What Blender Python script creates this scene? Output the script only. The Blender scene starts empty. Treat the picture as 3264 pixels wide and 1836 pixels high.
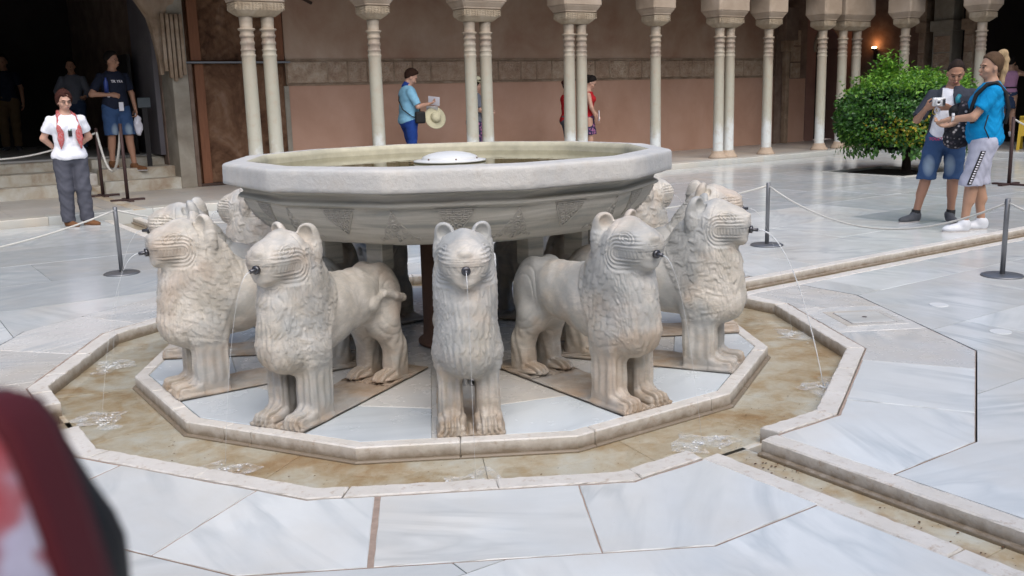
import bpy, bmesh, math, random
import numpy as np
from mathutils import Vector, Matrix
random.seed(7); np.random.seed(7)
scene = bpy.context.scene
COL = scene.collection
R = math.radians
# ------------------------------------------------------------------ camera
CAM = Vector((-2.96728, -4.95252, 1.47256))
RV = Vector((0.8219, -0.569016, -0.026492)); UV_ = Vector((0.133184, 0.14674, 0.980168)); FV = Vector((0.553844, 0.809128, -0.196389))
cd = bpy.data.cameras.new("camera"); cam = bpy.data.objects.new("camera", cd); COL.objects.link(cam)
m = Matrix(((RV.x, UV_.x, -FV.x, CAM.x), (RV.y, UV_.y, -FV.y, CAM.y), (RV.z, UV_.z, -FV.z, CAM.z), (0, 0, 0, 1)))
cam.matrix_world = m
cd.sensor_width = 36; cd.lens = 33.83; cd.clip_start = 0.02; cd.clip_end = 300
cd.dof.use_dof = True; cd.dof.focus_distance = 4.6; cd.dof.aperture_fstop = 15
scene.camera = cam
# ------------------------------------------------------------------ world, sun, exposure
SUN_EL, SUN_ROT = 52, 197
world = bpy.data.worlds.new("World"); scene.world = world; world.use_nodes = True
wn = world.node_tree; bg = wn.nodes['Background']
sky = wn.nodes.new('ShaderNodeTexSky'); sky.sky_type = 'NISHITA'; sky.sun_disc = False
sky.sun_elevation = R(SUN_EL); sky.sun_rotation = R(SUN_ROT); sky.air_density = 1.0; sky.dust_density = 3.0; sky.ozone_density = 1.0
wn.links.new(sky.outputs[0], bg.inputs[0]); bg.inputs[1].default_value = 0.15
sl = bpy.data.lights.new("sun", 'SUN'); sl.energy = 1.5; sl.angle = R(65); sl.color = (1, 0.985, 0.965)
so = bpy.data.objects.new("sun", sl); COL.objects.link(so)
a_ = R(SUN_ROT); el = R(SUN_EL)
sd = Vector((math.sin(a_) * math.cos(el), math.cos(a_) * math.cos(el), math.sin(el)))
so.rotation_euler = sd.to_track_quat('Z', 'Y').to_euler()
scene.view_settings.view_transform = 'Standard'; scene.view_settings.look = 'None'
scene.view_settings.exposure = 0.50; scene.view_settings.gamma = 1; scene.view_settings.use_curve_mapping = False
scene.render.engine = 'CYCLES'
scene.cycles.max_bounces = 8

# ------------------------------------------------------------------ tagging
def tag(o, label=None, cat=None, group=None, kind=None):
    if label: o['label'] = label
    if cat: o['category'] = cat
    if group: o['group'] = group
    if kind: o['kind'] = kind
    return o
def link(name, me, mat=None, parent=None):
    o = bpy.data.objects.new(name, me); COL.objects.link(o)
    if mat and not me.materials: me.materials.append(mat)
    if parent: o.parent = parent
    return o
def empty(name, loc=(0, 0, 0), rz=0.0, label=None, cat=None, group=None, kind=None):
    o = bpy.data.objects.new(name, None); COL.objects.link(o); o.location = loc; o.rotation_euler = (0, 0, rz)
    o.empty_display_size = 0.1
    return tag(o, label, cat, group, kind)
def copy_tree(o, parent=None, depth=0):
    c = o.copy(); COL.objects.link(c); c.parent = parent
    for ch in list(o.children): copy_tree(ch, c, depth + 1)
    return c
def pydata(name, v, f, smooth=False):
    me = bpy.data.meshes.new(name); me.from_pydata([tuple(map(float, p)) for p in v], [], [tuple(map(int, q)) for q in f])
    if smooth: me.polygons.foreach_set('use_smooth', [True] * len(me.polygons))
    me.update(); return me

# ------------------------------------------------------------------ node materials
class NB:
    def __init__(s, name):
        s.m = bpy.data.materials.new(name); s.m.use_nodes = True; s.t = s.m.node_tree; s.t.nodes.clear()
        s.out = s.n('ShaderNodeOutputMaterial'); s.b = s.n('ShaderNodeBsdfPrincipled'); s.l(s.b.outputs[0], s.out.inputs[0])
        s.pos = s.n('ShaderNodeNewGeometry').outputs['Position']
        s.oc = s.n('ShaderNodeTexCoord').outputs['Object']
        s.rnd = s.n('ShaderNodeObjectInfo').outputs['Random']
    def n(s, t): return s.t.nodes.new(t)
    def l(s, a, b): s.t.links.new(a, b)
    def setv(s, sock, v):
        if hasattr(v, 'is_output'): s.l(v, sock)
        elif isinstance(v, (tuple, list)) and len(v) == 3 and sock.type == 'RGBA': sock.default_value = (*v, 1)
        else: sock.default_value = v
    def math(s, op, a, b=0.0, c=None, clamp=False):
        n = s.n('ShaderNodeMath'); n.operation = op; n.use_clamp = clamp; s.setv(n.inputs[0], a); s.setv(n.inputs[1], b)
        if c is not None: s.setv(n.inputs[2], c)
        return n.outputs[0]
    def vmath(s, op, a, b):
        n = s.n('ShaderNodeVectorMath'); n.operation = op; s.setv(n.inputs[0], a); s.setv(n.inputs[1], b); return n.outputs[0]
    def noise(s, scale=5, detail=4, rough=.55, vec=None, dist=0.0, out=0):
        n = s.n('ShaderNodeTexNoise'); n.inputs['Scale'].default_value = scale; n.inputs['Detail'].default_value = detail
        n.inputs['Roughness'].default_value = rough; n.inputs['Distortion'].default_value = dist; s.l(vec if vec is not None else s.pos, n.inputs['Vector']); return n.outputs[out]
    def map(s, vec, scale=(1, 1, 1), loc=(0, 0, 0), rot=(0, 0, 0)):
        n = s.n('ShaderNodeMapping'); s.l(vec, n.inputs[0]); n.inputs[1].default_value = loc; n.inputs[2].default_value = rot; n.inputs[3].default_value = scale; return n.outputs[0]
    def ramp(s, fac, stops, interp='LINEAR'):
        n = s.n('ShaderNodeValToRGB'); s.l(fac, n.inputs[0]); e = n.color_ramp.elements; n.color_ramp.interpolation = interp
        while len(e) < len(stops): e.new(0.5)
        for k, (p, c) in enumerate(stops):
            e[k].position = p; e[k].color = (*c, 1) if isinstance(c, (tuple, list)) else (c, c, c, 1)
        return n.outputs[0]
    def mix(s, fac, a, b, mode='MIX'):
        n = s.n('ShaderNodeMix'); n.data_type = 'RGBA'; n.blend_type = mode; s.setv(n.inputs[0], fac)
        s.setv(n.inputs[6], (*a, 1) if isinstance(a, tuple) else a); s.setv(n.inputs[7], (*b, 1) if isinstance(b, tuple) else b); return n.outputs[2]
    def sep(s, vec, k):
        n = s.n('ShaderNodeSeparateXYZ'); s.l(vec, n.inputs[0]); return n.outputs[k]
    def bump(s, h, strength=.3, dist=.01, normal=None):
        n = s.n('ShaderNodeBump'); n.inputs['Strength'].default_value = strength; n.inputs['Distance'].default_value = dist; s.l(h, n.inputs['Height'])
        if normal is not None: s.l(normal, n.inputs['Normal'])
        s.l(n.outputs[0], s.b.inputs['Normal']); return n.outputs[0]
    def fin(s, col=None, rough=None, metal=None, spec=None, **k):
        if col is not None: s.setv(s.b.inputs['Base Color'], (*col, 1) if isinstance(col, tuple) else col)
        if rough is not None: s.setv(s.b.inputs['Roughness'], rough)
        if metal is not None: s.setv(s.b.inputs['Metallic'], metal)
        if spec is not None: s.b.inputs['Specular IOR Level'].default_value = spec
        return s.m
def simple(name, col, rough=.7, metal=0, noise=.12, scale=30, bump=0.0, bscale=80, spec=.4, vec='o'):
    b = NB(name); v = b.oc if vec == 'o' else b.pos
    f = b.noise(scale, 5, .6, v)
    dark = tuple(c * (1 - noise * 1.6) for c in col); lite = tuple(min(1, c * (1 + noise)) for c in col)
    c = b.mix(f, dark, lite)
    if bump: b.bump(b.noise(bscale, 4, .6, v), bump, .004)
    return b.fin(c, rough, metal, spec)
def marble_floor(name, base=(.68, .705, .70), warm=.15, rough=.16, vein=.55):
    b = NB(name)
    vr = b.n('ShaderNodeVectorRotate'); vr.rotation_type = 'Z_AXIS'; b.l(b.pos, vr.inputs[0]); b.l(b.math('MULTIPLY', b.rnd, 6.28), vr.inputs['Angle'])
    off = b.math('MULTIPLY', b.rnd, 37.0); v = b.vmath('ADD', vr.outputs[0], off)
    cloud = b.noise(1.6, 5, .55, v); st = b.map(v, (.7, 3.2, 1)); streak = b.noise(1.1, 4, .5, st, .7)
    fine = b.noise(7, 5, .6, b.map(v, (1, 3, 1)))
    veins = b.ramp(streak, [(.42, 0), (.50, 1), (.53, .7), (.60, 0)])
    veins = b.math('MULTIPLY', veins, b.ramp(cloud, [(.38, 0), (.62, 1)]))
    c = b.mix(b.ramp(cloud, [(.3, 0), (.75, 1)]), tuple(x * .90 for x in base), tuple(min(.86, x * 1.1) for x in base))
    c = b.mix(b.math('MULTIPLY', veins, vein), c, (.34, .39, .42))
    c = b.mix(b.math('MULTIPLY', b.ramp(fine, [(.45, 0), (.8, 1)]), .12), c, (.45, .47, .46))
    w = b.math('MULTIPLY', b.ramp(b.noise(.9, 4, .6, v), [(.48, 0), (.7, 1)]), warm * 2)
    c = b.mix(w, c, (.62, .54, .43))
    br = b.math('MULTIPLY_ADD', b.rnd, .16, .88); c = b.mix(1.0, c, b.n_rgb(br) if hasattr(b, 'n_rgb') else c, 'MIX')
    g = b.n('ShaderNodeCombineXYZ'); [b.l(br, g.inputs[i]) for i in range(3)]
    c = b.mix(1.0, c, g.outputs[0], 'MULTIPLY')
    grime = b.noise(120, 3, .7); c = b.mix(b.math('MULTIPLY', b.ramp(grime, [(.66, 0), (.74, 1)]), .35), c, (.3, .26, .2))
    b.bump(b.noise(9, 4, .5), .05, .01)
    return b.fin(c, b.math('MULTIPLY_ADD', b.noise(6, 4, .6), .22, rough - .06), spec=.5)
M = {}
M['floor'] = marble_floor('white_marble_paving', warm=.18, vein=.5)
M['floor_warm'] = marble_floor('warm_marble_paving', (.64, .635, .61), .3, .22, .5)
M['floor_far'] = marble_floor('reflection_dark_court_marble', (.52, .55, .555), .15, .14, .5)  # reflected dark gallery painted into a darker base, over bluish-grey slabs
M['floor_blue'] = marble_floor('bluish_marble_slab', (.60, .655, .69), .05, .2, .3)
M['gallery_floor'] = marble_floor('worn_gallery_marble', (.42, .40, .37), .3, .3, .3)
def kerb_mat():
    b = NB('stained_shaded_kerb_marble')
    c = b.mix(b.noise(5, 6, .6), (.54, .50, .43), (.76, .74, .71))
    c = b.mix(b.ramp(b.noise(22, 6, .7), [(.56, 0), (.72, .7)]), c, (.38, .27, .18)); 
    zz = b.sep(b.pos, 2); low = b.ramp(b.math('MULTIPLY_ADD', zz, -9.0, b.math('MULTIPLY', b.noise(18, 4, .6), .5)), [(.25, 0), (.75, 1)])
    c = b.mix(b.math('MULTIPLY', low, .9), c, (.17, .125, .075))  # low sides darkened: water stain and shade both put into the colour
    h = b.noise(45, 6, .65); b.bump(h, .5, .006)
    return b.fin(c, .45)
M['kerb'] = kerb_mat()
def bed_mat():
    b = NB('ochre_stained_channel_marble')
    n1 = b.noise(2.2, 6, .62, b.pos, .6); n2 = b.noise(11, 6, .65, b.pos, .5)
    f = b.math('ADD', b.math('MULTIPLY', n1, .65), b.math('MULTIPLY', n2, .35))
    c = b.ramp(f, [(.36, (.62, .62, .59)), (.47, (.56, .51, .42)), (.55, (.47, .375, .255)), (.63, (.39, .26, .14)), (.73, (.22, .14, .07))])
    sp = b.ramp(b.noise(70, 2, .5), [(.70, 0), (.73, 1)]); c = b.mix(b.math('MULTIPLY', sp, .8), c, (.05, .03, .015))
    b.bump(n2, .25, .006)
    return b.fin(c, .35)
M['bed'] = bed_mat()
def water_mat():
    b = NB('clear_shallow_water'); b.t.nodes.remove(b.b)
    tr = b.n('ShaderNodeBsdfTransparent'); tr.inputs[0].default_value = (.96, .97, .95, 1); gl = b.n('ShaderNodeBsdfGlossy'); gl.inputs['Roughness'].default_value = .03
    fr = b.n('ShaderNodeFresnel'); fr.inputs[0].default_value = 1.33; mx = b.n('ShaderNodeMixShader')
    bp = b.n('ShaderNodeBump'); bp.inputs['Strength'].default_value = .25; bp.inputs['Distance'].default_value = .004; b.l(b.noise(28, 3, .5), bp.inputs['Height'])
    b.l(bp.outputs[0], gl.inputs['Normal']); b.l(bp.outputs[0], fr.inputs['Normal'])
    b.l(fr.outputs[0], mx.inputs[0]); b.l(tr.outputs[0], mx.inputs[1]); b.l(gl.outputs[0], mx.inputs[2]); b.l(mx.outputs[0], b.out.inputs[0]); return b.m
M['water'] = water_mat()
def basin_water_mat():
    b = NB('greenish_basin_water')
    b.b.inputs['IOR'].default_value = 1.33; b.bump(b.noise(9, 2, .5), .06, .01)
    return b.fin(b.mix(b.noise(4, 4, .6), (.10, .085, .03), (.17, .15, .06)), .03, spec=.5)
M['basin_water'] = basin_water_mat()
def jet_mat():
    b = NB('falling_water'); b.b.inputs['Transmission Weight'].default_value = .5; b.b.inputs['IOR'].default_value = 1.2
    return b.fin((.92, .95, .97), .12)
M['jet'] = jet_mat()
def foam_mat():
    b = NB('white_water_foam'); f = b.math('MULTIPLY', b.ramp(b.noise(20, 5, .6), [(.35, .0), (.75, 1)]), b.ramp(b.noise(90, 4, .7), [(.3, .3), (.7, 1)]))
    tr = b.n('ShaderNodeBsdfTransparent'); mx = b.n('ShaderNodeMixShader')
    ed = b.math('MULTIPLY', f, .8); b.l(ed, mx.inputs[0]); b.l(tr.outputs[0], mx.inputs[1]); b.l(b.b.outputs[0], mx.inputs[2]); b.l(mx.outputs[0], b.out.inputs[0])
    return b.fin((.85, .88, .9), .25)
M['foam'] = foam_mat()
def stone_bands():
    b = NB('banded_grey_basin_marble')
    v = b.map(b.pos, (.7, .7, 13)); n = b.noise(1.5, 6, .62, v, .6); cl = b.noise(2.0, 4, .5)
    c = b.ramp(n, [(.38, (.29, .30, .275)), (.46, (.42, .405, .35)), (.53, (.51, .485, .42)), (.62, (.60, .57, .505))])
    c = b.mix(b.ramp(cl, [(.4, 0), (.75, .45)]), c, (.46, .44, .40))
    c = b.mix(b.math('MULTIPLY', b.ramp(b.noise(7, 6, .7), [(.55, 0), (.8, 1)]), .5), c, (.40, .33, .24))
    h = b.math('ADD', b.noise(35, 6, .65), b.math('MULTIPLY', b.noise(140, 3, .6), .4)); b.bump(h, .35, .008)
    return b.fin(c, .62)
M['basin'] = stone_bands()
def rim_mat():
    b = NB('pitted_rim_marble')
    c = b.mix(b.ramp(b.noise(3, 6, .6), [(.3, 0), (.7, 1)]), (.46, .465, .46), (.60, .58, .54))
    c = b.mix(b.math('MULTIPLY', b.ramp(b.noise(9, 6, .7), [(.52, 0), (.75, 1)]), .45), c, (.46, .40, .33))
    h = b.math('ADD', b.noise(40, 6, .7), b.math('MULTIPLY', b.noise(12, 4, .6), .8)); b.bump(h, .55, .010)
    return b.fin(c, .6)
M['rim'] = rim_mat()
M['rim_inner'] = simple('yellowed_inner_rim_marble', (.50, .47, .35), .5, noise=.25, scale=12, bump=.3, bscale=30)
def lion_mat(name='weathered_lion_marble'):
    b = NB(name)
    off = b.math('MULTIPLY', b.rnd, 23.0); v = b.vmath('ADD', b.oc, off)
    n = b.noise(5, 7, .66, v, .8); band = b.noise(2.0, 6, .6, b.map(v, (3, 3, 9), rot=(.3, .2, .1)), 1.2)
    c = b.ramp(n, [(.32, (.39, .365, .315)), (.48, (.53, .49, .425)), (.66, (.66, .62, .56))])
    c = b.mix(b.math('MULTIPLY', b.ramp(band, [(.44, 0), (.5, 1), (.58, 0)]), .35), c, (.36, .36, .34))
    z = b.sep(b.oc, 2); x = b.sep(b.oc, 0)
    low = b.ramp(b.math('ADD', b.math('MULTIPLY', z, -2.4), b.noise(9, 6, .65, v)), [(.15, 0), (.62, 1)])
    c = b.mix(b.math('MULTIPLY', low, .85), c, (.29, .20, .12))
    rust = b.ramp(b.noise(3.1, 5, .6, b.vmath('ADD', v, (5., 2., 9.))), [(.50, 0), (.64, 1)])
    c = b.mix(b.math('MULTIPLY', rust, .45), c, (.46, .34, .25)); gry = b.ramp(b.noise(2.3, 5, .6, b.vmath('ADD', v, (1., 7., 3.))), [(.47, 0), (.58, 1)]); c = b.mix(b.math('MULTIPLY', gry, .6), c, (.35, .375, .385))
    pit = b.ramp(b.noise(90, 4, .7, v), [(.62, 0), (.72, 1)]); c = b.mix(b.math('MULTIPLY', pit, .3), c, (.25, .21, .16))
    h = b.math('ADD', b.noise(55, 6, .65, v), b.math('MULTIPLY', b.noise(18, 4, .6, v), .7)); b.bump(h, .35, .005)
    return b.fin(c, .55)
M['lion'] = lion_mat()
M['column_dark'] = simple('dark_brown_core_stone', (.17, .095, .065), .75, noise=.35, scale=9, bump=.5, bscale=25)
M['mortar'] = simple('pink_brown_mortar', (.38, .29, .235), .95, noise=.3, scale=25, bump=.5, vec='p')
M['steel'] = simple('brushed_grey_steel', (.22, .225, .235), .42, .7, noise=.08)
M['spout'] = simple('dull_spout_metal', (.12, .12, .13), .35, .9, noise=.2)
M['rope'] = simple('off_white_rope', (.55, .54, .50), .85, noise=.2, scale=120)
M['rust'] = simple('rusty_brown_post', (.055, .03, .028), .6, .2, noise=.3)

# ------------------------------------------------------------------ geometry helpers
def box(name, lo, hi, mat, parent=None, bev=0.0):
    (x0, y0, z0), (x1, y1, z1) = lo, hi
    if bev:
        bm = bmesh.new(); bmesh.ops.create_cube(bm, size=1)
        for v in bm.verts: v.co = Vector(((x0 + x1) / 2 + v.co.x * (x1 - x0), (y0 + y1) / 2 + v.co.y * (y1 - y0), (z0 + z1) / 2 + v.co.z * (z1 - z0)))
        bmesh.ops.bevel(bm, geom=bm.edges[:], offset=bev, segments=2, affect='EDGES', profile=.6)
        me = bpy.data.meshes.new(name); bm.to_mesh(me); bm.free()
    else:
        v = [(x0, y0, z0), (x1, y0, z0), (x1, y1, z0), (x0, y1, z0), (x0, y0, z1), (x1, y0, z1), (x1, y1, z1), (x0, y1, z1)]
        me = pydata(name, v, [(0, 3, 2, 1), (4, 5, 6, 7), (0, 1, 5, 4), (1, 2, 6, 5), (2, 3, 7, 6), (3, 0, 4, 7)])
    return link(name, me, mat, parent)
def lathe(name, prof, mat, parent=None, seg=32, smooth=True, closed=False, cx=0, cy=0):
    v = []; f = []
    for r, z in prof:
        for k in range(seg):
            a = 2 * math.pi * k / seg; v.append((cx + r * math.cos(a), cy + r * math.sin(a), z))
    n = len(prof)
    for i in range(n - 1):
        for k in range(seg):
            k2 = (k + 1) % seg; f.append((i * seg + k, i * seg + k2, (i + 1) * seg + k2, (i + 1) * seg + k))
    f.append(tuple(range(seg))[::-1]); f.append(tuple((n - 1) * seg + k for k in range(seg)))
    me = pydata(name, v, f); 
    if smooth:
        for p in me.polygons[:-2]: p.use_smooth = True
    return link(name, me, mat, parent)
def tube_data(pts, rad, seg=8):
    pts = [Vector(p) for p in pts]; v = []; f = []; rr = rad if isinstance(rad, (list, tuple)) else [rad] * len(pts)
    up = Vector((0, 0, 1)); prev = None
    for i, p in enumerate(pts):
        t = (pts[min(i + 1, len(pts) - 1)] - pts[max(i - 1, 0)]).normalized()
        if prev is None: prev = t.orthogonal().normalized()
        a = (prev - t * prev.dot(t)); a = a.normalized() if a.length > 1e-6 else t.orthogonal().normalized(); b = t.cross(a); prev = a
        for k in range(seg):
            th = 2 * math.pi * k / seg; v.append(p + (a * math.cos(th) + b * math.sin(th)) * rr[i])
    for i in range(len(pts) - 1):
        for k in range(seg):
            k2 = (k + 1) % seg; f.append((i * seg + k, i * seg + k2, (i + 1) * seg + k2, (i + 1) * seg + k))
    f.append(tuple(range(seg))[::-1]); f.append(tuple((len(pts) - 1) * seg + k for k in range(seg)))
    return v, f
def tube(name, pts, rad, mat, parent=None, seg=8):
    v, f = tube_data(pts, rad, seg); return link(name, pydata(name, v, f, True), mat, parent)
class Acc:
    def __init__(s): s.v = []; s.f = []
    def add(s, v, f):
        o = len(s.v); s.v += [tuple(p) for p in v]; s.f += [tuple(i + o for i in q) for q in f]
    def build(s, name, mat, parent=None, smooth=True): return link(name, pydata(name, s.v, s.f, smooth), mat, parent)
def area2(p): return sum(p[i][0] * p[(i + 1) % len(p)][1] - p[(i + 1) % len(p)][0] * p[i][1] for i in range(len(p))) / 2
def inset(poly, d):
    n = len(poly); out = []
    for i in range(n):
        p0, p1, p2 = (Vector(poly[i - 1]), Vector(poly[i]), Vector(poly[(i + 1) % n]))
        d1 = (p1 - p0).normalized(); d2 = (p2 - p1).normalized(); n1 = Vector((-d1.y, d1.x)); n2 = Vector((-d2.y, d2.x))
        b = n1 + n2; b = b / max(.3, b.length_squared) * 2 if b.length > 1e-5 else n1
        out.append(tuple(p1 + b * d))
    return out
def resample(poly, step):
    out = []
    for i in range(len(poly)):
        a = Vector(poly[i]); b = Vector(poly[(i + 1) % len(poly)]); n = max(1, int((b - a).length / step))
        for k in range(n): out.append(tuple(a.lerp(b, k / n)))
    return out
def prism(name, poly, z0, z1, mat, parent=None, gap=.002, bev=.003, jit=0.0, step=.05, tilt=0.0):
    if area2(poly) < 0: poly = poly[::-1]
    p = inset(poly, gap)
    if jit:
        p = resample(p, step); q = inset(p, bev); n = len(p)
        q = [(x + random.uniform(-jit, jit), y + random.uniform(-jit, jit)) for x, y in q]
        p = [(x + random.uniform(-jit, jit) * .3, y + random.uniform(-jit, jit) * .3) for x, y in p]
    else: q = inset(p, bev); n = len(p)
    cx = sum(a[0] for a in p) / n; cy = sum(a[1] for a in p) / n; tx = random.uniform(-tilt, tilt); ty = random.uniform(-tilt, tilt)
    zz = lambda a: z1 + (a[0] - cx) * tx + (a[1] - cy) * ty
    v = [(x, y, z0) for x, y in p] + [(a[0], a[1], zz(a) - bev) for a in p] + ([(a[0], a[1], zz(a)) for a in q] if bev else [])
    f = [tuple(range(2 * n, 3 * n)) if bev else tuple(range(n, 2 * n)), tuple(range(n))[::-1]]
    for L in ((0, n) if bev else (0,)):
        for i in range(n): j = (i + 1) % n; f.append((L + i, L + j, L + n + j, L + n + i))
    return link(name, pydata(name, v, f), mat, parent)
# dodecagon helpers; azimuth 0 is towards the camera side lion, uv angle = az - 120
def dr(Rr, az): d = az - 30 * round(az / 30); return Rr * math.cos(R(15)) / math.cos(R(d))
def dp(Rr, az): r = dr(Rr, az); a = R(az - 120); return (r * math.cos(a), r * math.sin(a))
def arc(Rr, a0, a1):
    vs = [15 + 30 * k for k in range(-20, 20) if a0 + .4 < 15 + 30 * k < a1 - .4]
    return [dp(Rr, a) for a in [a0] + vs + [a1]]
def pol(az, r): a = R(az - 120); return (r * math.cos(a), r * math.sin(a))
# ================================================================== GROUND
ground = box('ground', (-60, -60, -.35), (60, 60, -.13), M['mortar']); tag(ground, kind='structure')
court = empty('court_floor', kind='structure'); ring = empty('fountain_surround', kind='structure'); plat = empty('fountain_platform', kind='structure'); chan = empty('water_channel', kind='structure')
CR_I, CR_O, SR, PR, PRI = 2.297, 2.400, 3.0, 1.862, 1.785
CH0, CH1, KO = -.155, .105, .10            # channel walls (offset across) and kerb width
# surround slabs between kerb and the dark joint (inner azimuth, outer azimuth)
joints = [(-54.4, -55.5), (-38.2, -36.6), (-20.7, -21.9), (-8.7, -6.9), (9.9, 7.9), (24.4, 25.6), (35.0, 34.0), (50.8, 52.5), (68.9, 67.5), (84.1, 85.4), (100.5, 98.2), (114.4, 115.6),
          (125.6, 124.4), (143, 142), (160, 161), (176, 177), (192, 191), (204.4, 205.6), (215.6, 214.4), (226, 225), (248.1, 246.1), (267.8, 264.3), (282, 283), (294.4, 295.6), (305.6, 304.5)]
for (a0, b0), (a1, b1) in zip(joints[:-1], joints[1:]):
    if abs((a0 + a1) / 2 % 90 - 30) < 4 and a1 - a0 < 13: continue
    aa0, aa1, bb0, bb1 = a0, a1, b0, b1
    if abs(a1 + 8.7) < .1: a1 -= .32; b1 -= .22
    if abs(a0 + 8.7) < .1: a0 += .15; b0 += .1
    inner = arc(CR_O + random.choice((.006, .011, .014)), a0, a1); outer = arc(SR - .008, b0, b1)
    prism('mortar_bed', arc(SR - .008, bb0, bb1) + arc(CR_O + .004, aa0, aa1)[::-1], -.125, -.003, M['mortar'], ring, 0, 0)
    warm = (a0 > 66 and a1 < 120) or a0 > 215
    prism('slab', outer + inner[::-1], -.12, random.uniform(-.0015, .0015), M['floor_warm'] if warm else M['floor'], ring, .0025 if random.random() < .8 else .004, .003, jit=.003, step=.06)
# wide mortar joint in front and little wedge piece
# kerb of the channel ring
kj = [-54.4, -43, -28.5, -12, 2.5, 16, 24.0]; kerbsets = [kj, [35.5, 44.5, 53, 60.5, 64, 75, 87.6, 104.5, 114.0], [125.8, 140, 158, 172, 188, 204.2], [215.8, 228, 243, 256, 268, 279, 288, 294.2]]
for ks in kerbsets:
    for a0, a1 in zip(ks[:-1], ks[1:]):
        inn = arc(CR_I, a0, a1); out = arc(CR_O, a0, a1)
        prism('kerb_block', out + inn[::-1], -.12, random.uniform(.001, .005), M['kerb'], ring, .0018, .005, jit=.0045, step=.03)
# platform kerb
pj = [-52, -38, -33, -1, 18, 41, 55, 72, 80, 101, 118, 139, 160, 176, 199, 222, 245, 262, 280, 296, 308]
for a0, a1 in zip(pj[:-1], pj[1:]):
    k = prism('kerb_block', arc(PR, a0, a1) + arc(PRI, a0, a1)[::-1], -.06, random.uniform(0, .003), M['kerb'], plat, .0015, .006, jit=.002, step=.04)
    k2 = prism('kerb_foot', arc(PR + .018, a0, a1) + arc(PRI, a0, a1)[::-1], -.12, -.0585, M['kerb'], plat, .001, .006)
# slabs of the platform between the lion plinths
HW = .1535
def cutline(az, off, rr):       # point at radial distance rr along lion axis az, shifted sideways by off
    a = R(az - 120); return (rr * math.cos(a) - off * math.sin(a), rr * math.sin(a) + off * math.cos(a))
for k in range(12):
    a = 30 * k; b = a + 30; R1 = PRI * math.cos(R(15))
    r_in = HW / math.tan(R(15)); rc = 1.32 + random.uniform(-.03, .03)
    V0 = cutline(a, HW, R1); V1 = dp(PRI, a + 15); V2 = cutline(b, -HW, R1)
    c0 = cutline(a, HW, rc); c1 = cutline(b, -HW, rc); tip = cutline(a, HW, r_in + .005)
    prism('slab', [V0, V1, V2, c1, c0][::-1], -.1, random.uniform(-.001, .001), M['floor_blue'], plat, .002, .003)
    prism('slab', [c0, c1, tip][::-1], -.1, random.uniform(-.001, .001), M['floor_warm'], plat, .002, .003)
core = prism('bedding', [pol(30 * k + 15, PRI - .01) for k in range(12)], -.1, -.008, M['floor_warm'], plat)
# channel bed
bj = [-52, -38, -24, 2, 22, 38, 52, 62, 82, 99, 121, 146, 170, 197, 221, 246, 262, 285, 308]
for a0, a1 in zip(bj[:-1], bj[1:]):
    prism('bed_slab', arc(CR_I + .02, a0, a1) + arc(PR - .02, a0, a1)[::-1], -.128, -.071, M['bed'], chan, .0012, .002)
def chan_poly(d, s0, s1, o0, o1):   # d: 0..3 = direction of the arm (angle), s along, o across
    a = d * math.pi / 2; c, s = round(math.cos(a)), round(math.sin(a))
    return [(c * x - s * y, s * x + c * y) for x, y in ((s0, o0), (s1, o0), (s1, o1), (s0, o1))]
LEN = {0: 15.9, 1: 8.45, 2: 15.9, 3: 8.45}
for d in range(4):
    # across offsets, measured for the arm toward the viewer (-v): world u from CH0 to CH1
    o0, o1 = {3: (CH0, CH1), 1: (-CH1, -CH0), 0: (-.17, .09), 2: (-.09, .17)}[d]
    if d == 3: o0, o1 = CH0, CH1
    s = CR_I * math.cos(R(15)) - .01; end = LEN[d]; first = True
    while s < end - .1:
        L = random.uniform(1.15, 1.5); e = min(end, s + L)
        prism('bed_slab', chan_poly(d, s, e, o0 - .01, o1 + .01), -.128, -.071, M['bed'], chan, .0012, .002); s = e
    for side in (0, 1):
        s = CR_O * math.cos(R(15)) + .002 - (.12 if False else 0)
        while s < end - .1:
            L = random.uniform(.9, 1.45); e = min(end, s + L)
            q = (o1, o1 + KO) if side else (o0 - KO, o0)
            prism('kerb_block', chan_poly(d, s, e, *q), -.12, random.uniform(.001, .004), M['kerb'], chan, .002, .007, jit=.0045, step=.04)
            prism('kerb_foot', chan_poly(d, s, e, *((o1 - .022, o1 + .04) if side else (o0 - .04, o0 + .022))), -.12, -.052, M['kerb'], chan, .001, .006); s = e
# water sheet
wv = arc(CR_I - .002, -60, 300)[:-1]; wi = arc(PR + .019, -60, 300)[:-1]
A = Acc(); n = len(wv); A.add([(x, y, -.064) for x, y in wv] + [(x, y, -.064) for x, y in wi], [(i, (i + 1) % n, n + (i + 1) % n, n + i) for i in range(n)])
for d in range(4):
    o0, o1 = {3: (CH0, CH1), 1: (-CH1, -CH0), 0: (-.17, .09), 2: (-.09, .17)}[d]
    A.add([(x, y, -.064) for x, y in chan_poly(d, CR_I * math.cos(R(15)) - .004, LEN[d], o0 + .002, o1 - .002)], [(0, 1, 2, 3)])
w_ = A.build('water', M['water'], None, False); tag(w_, kind='structure')

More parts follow.
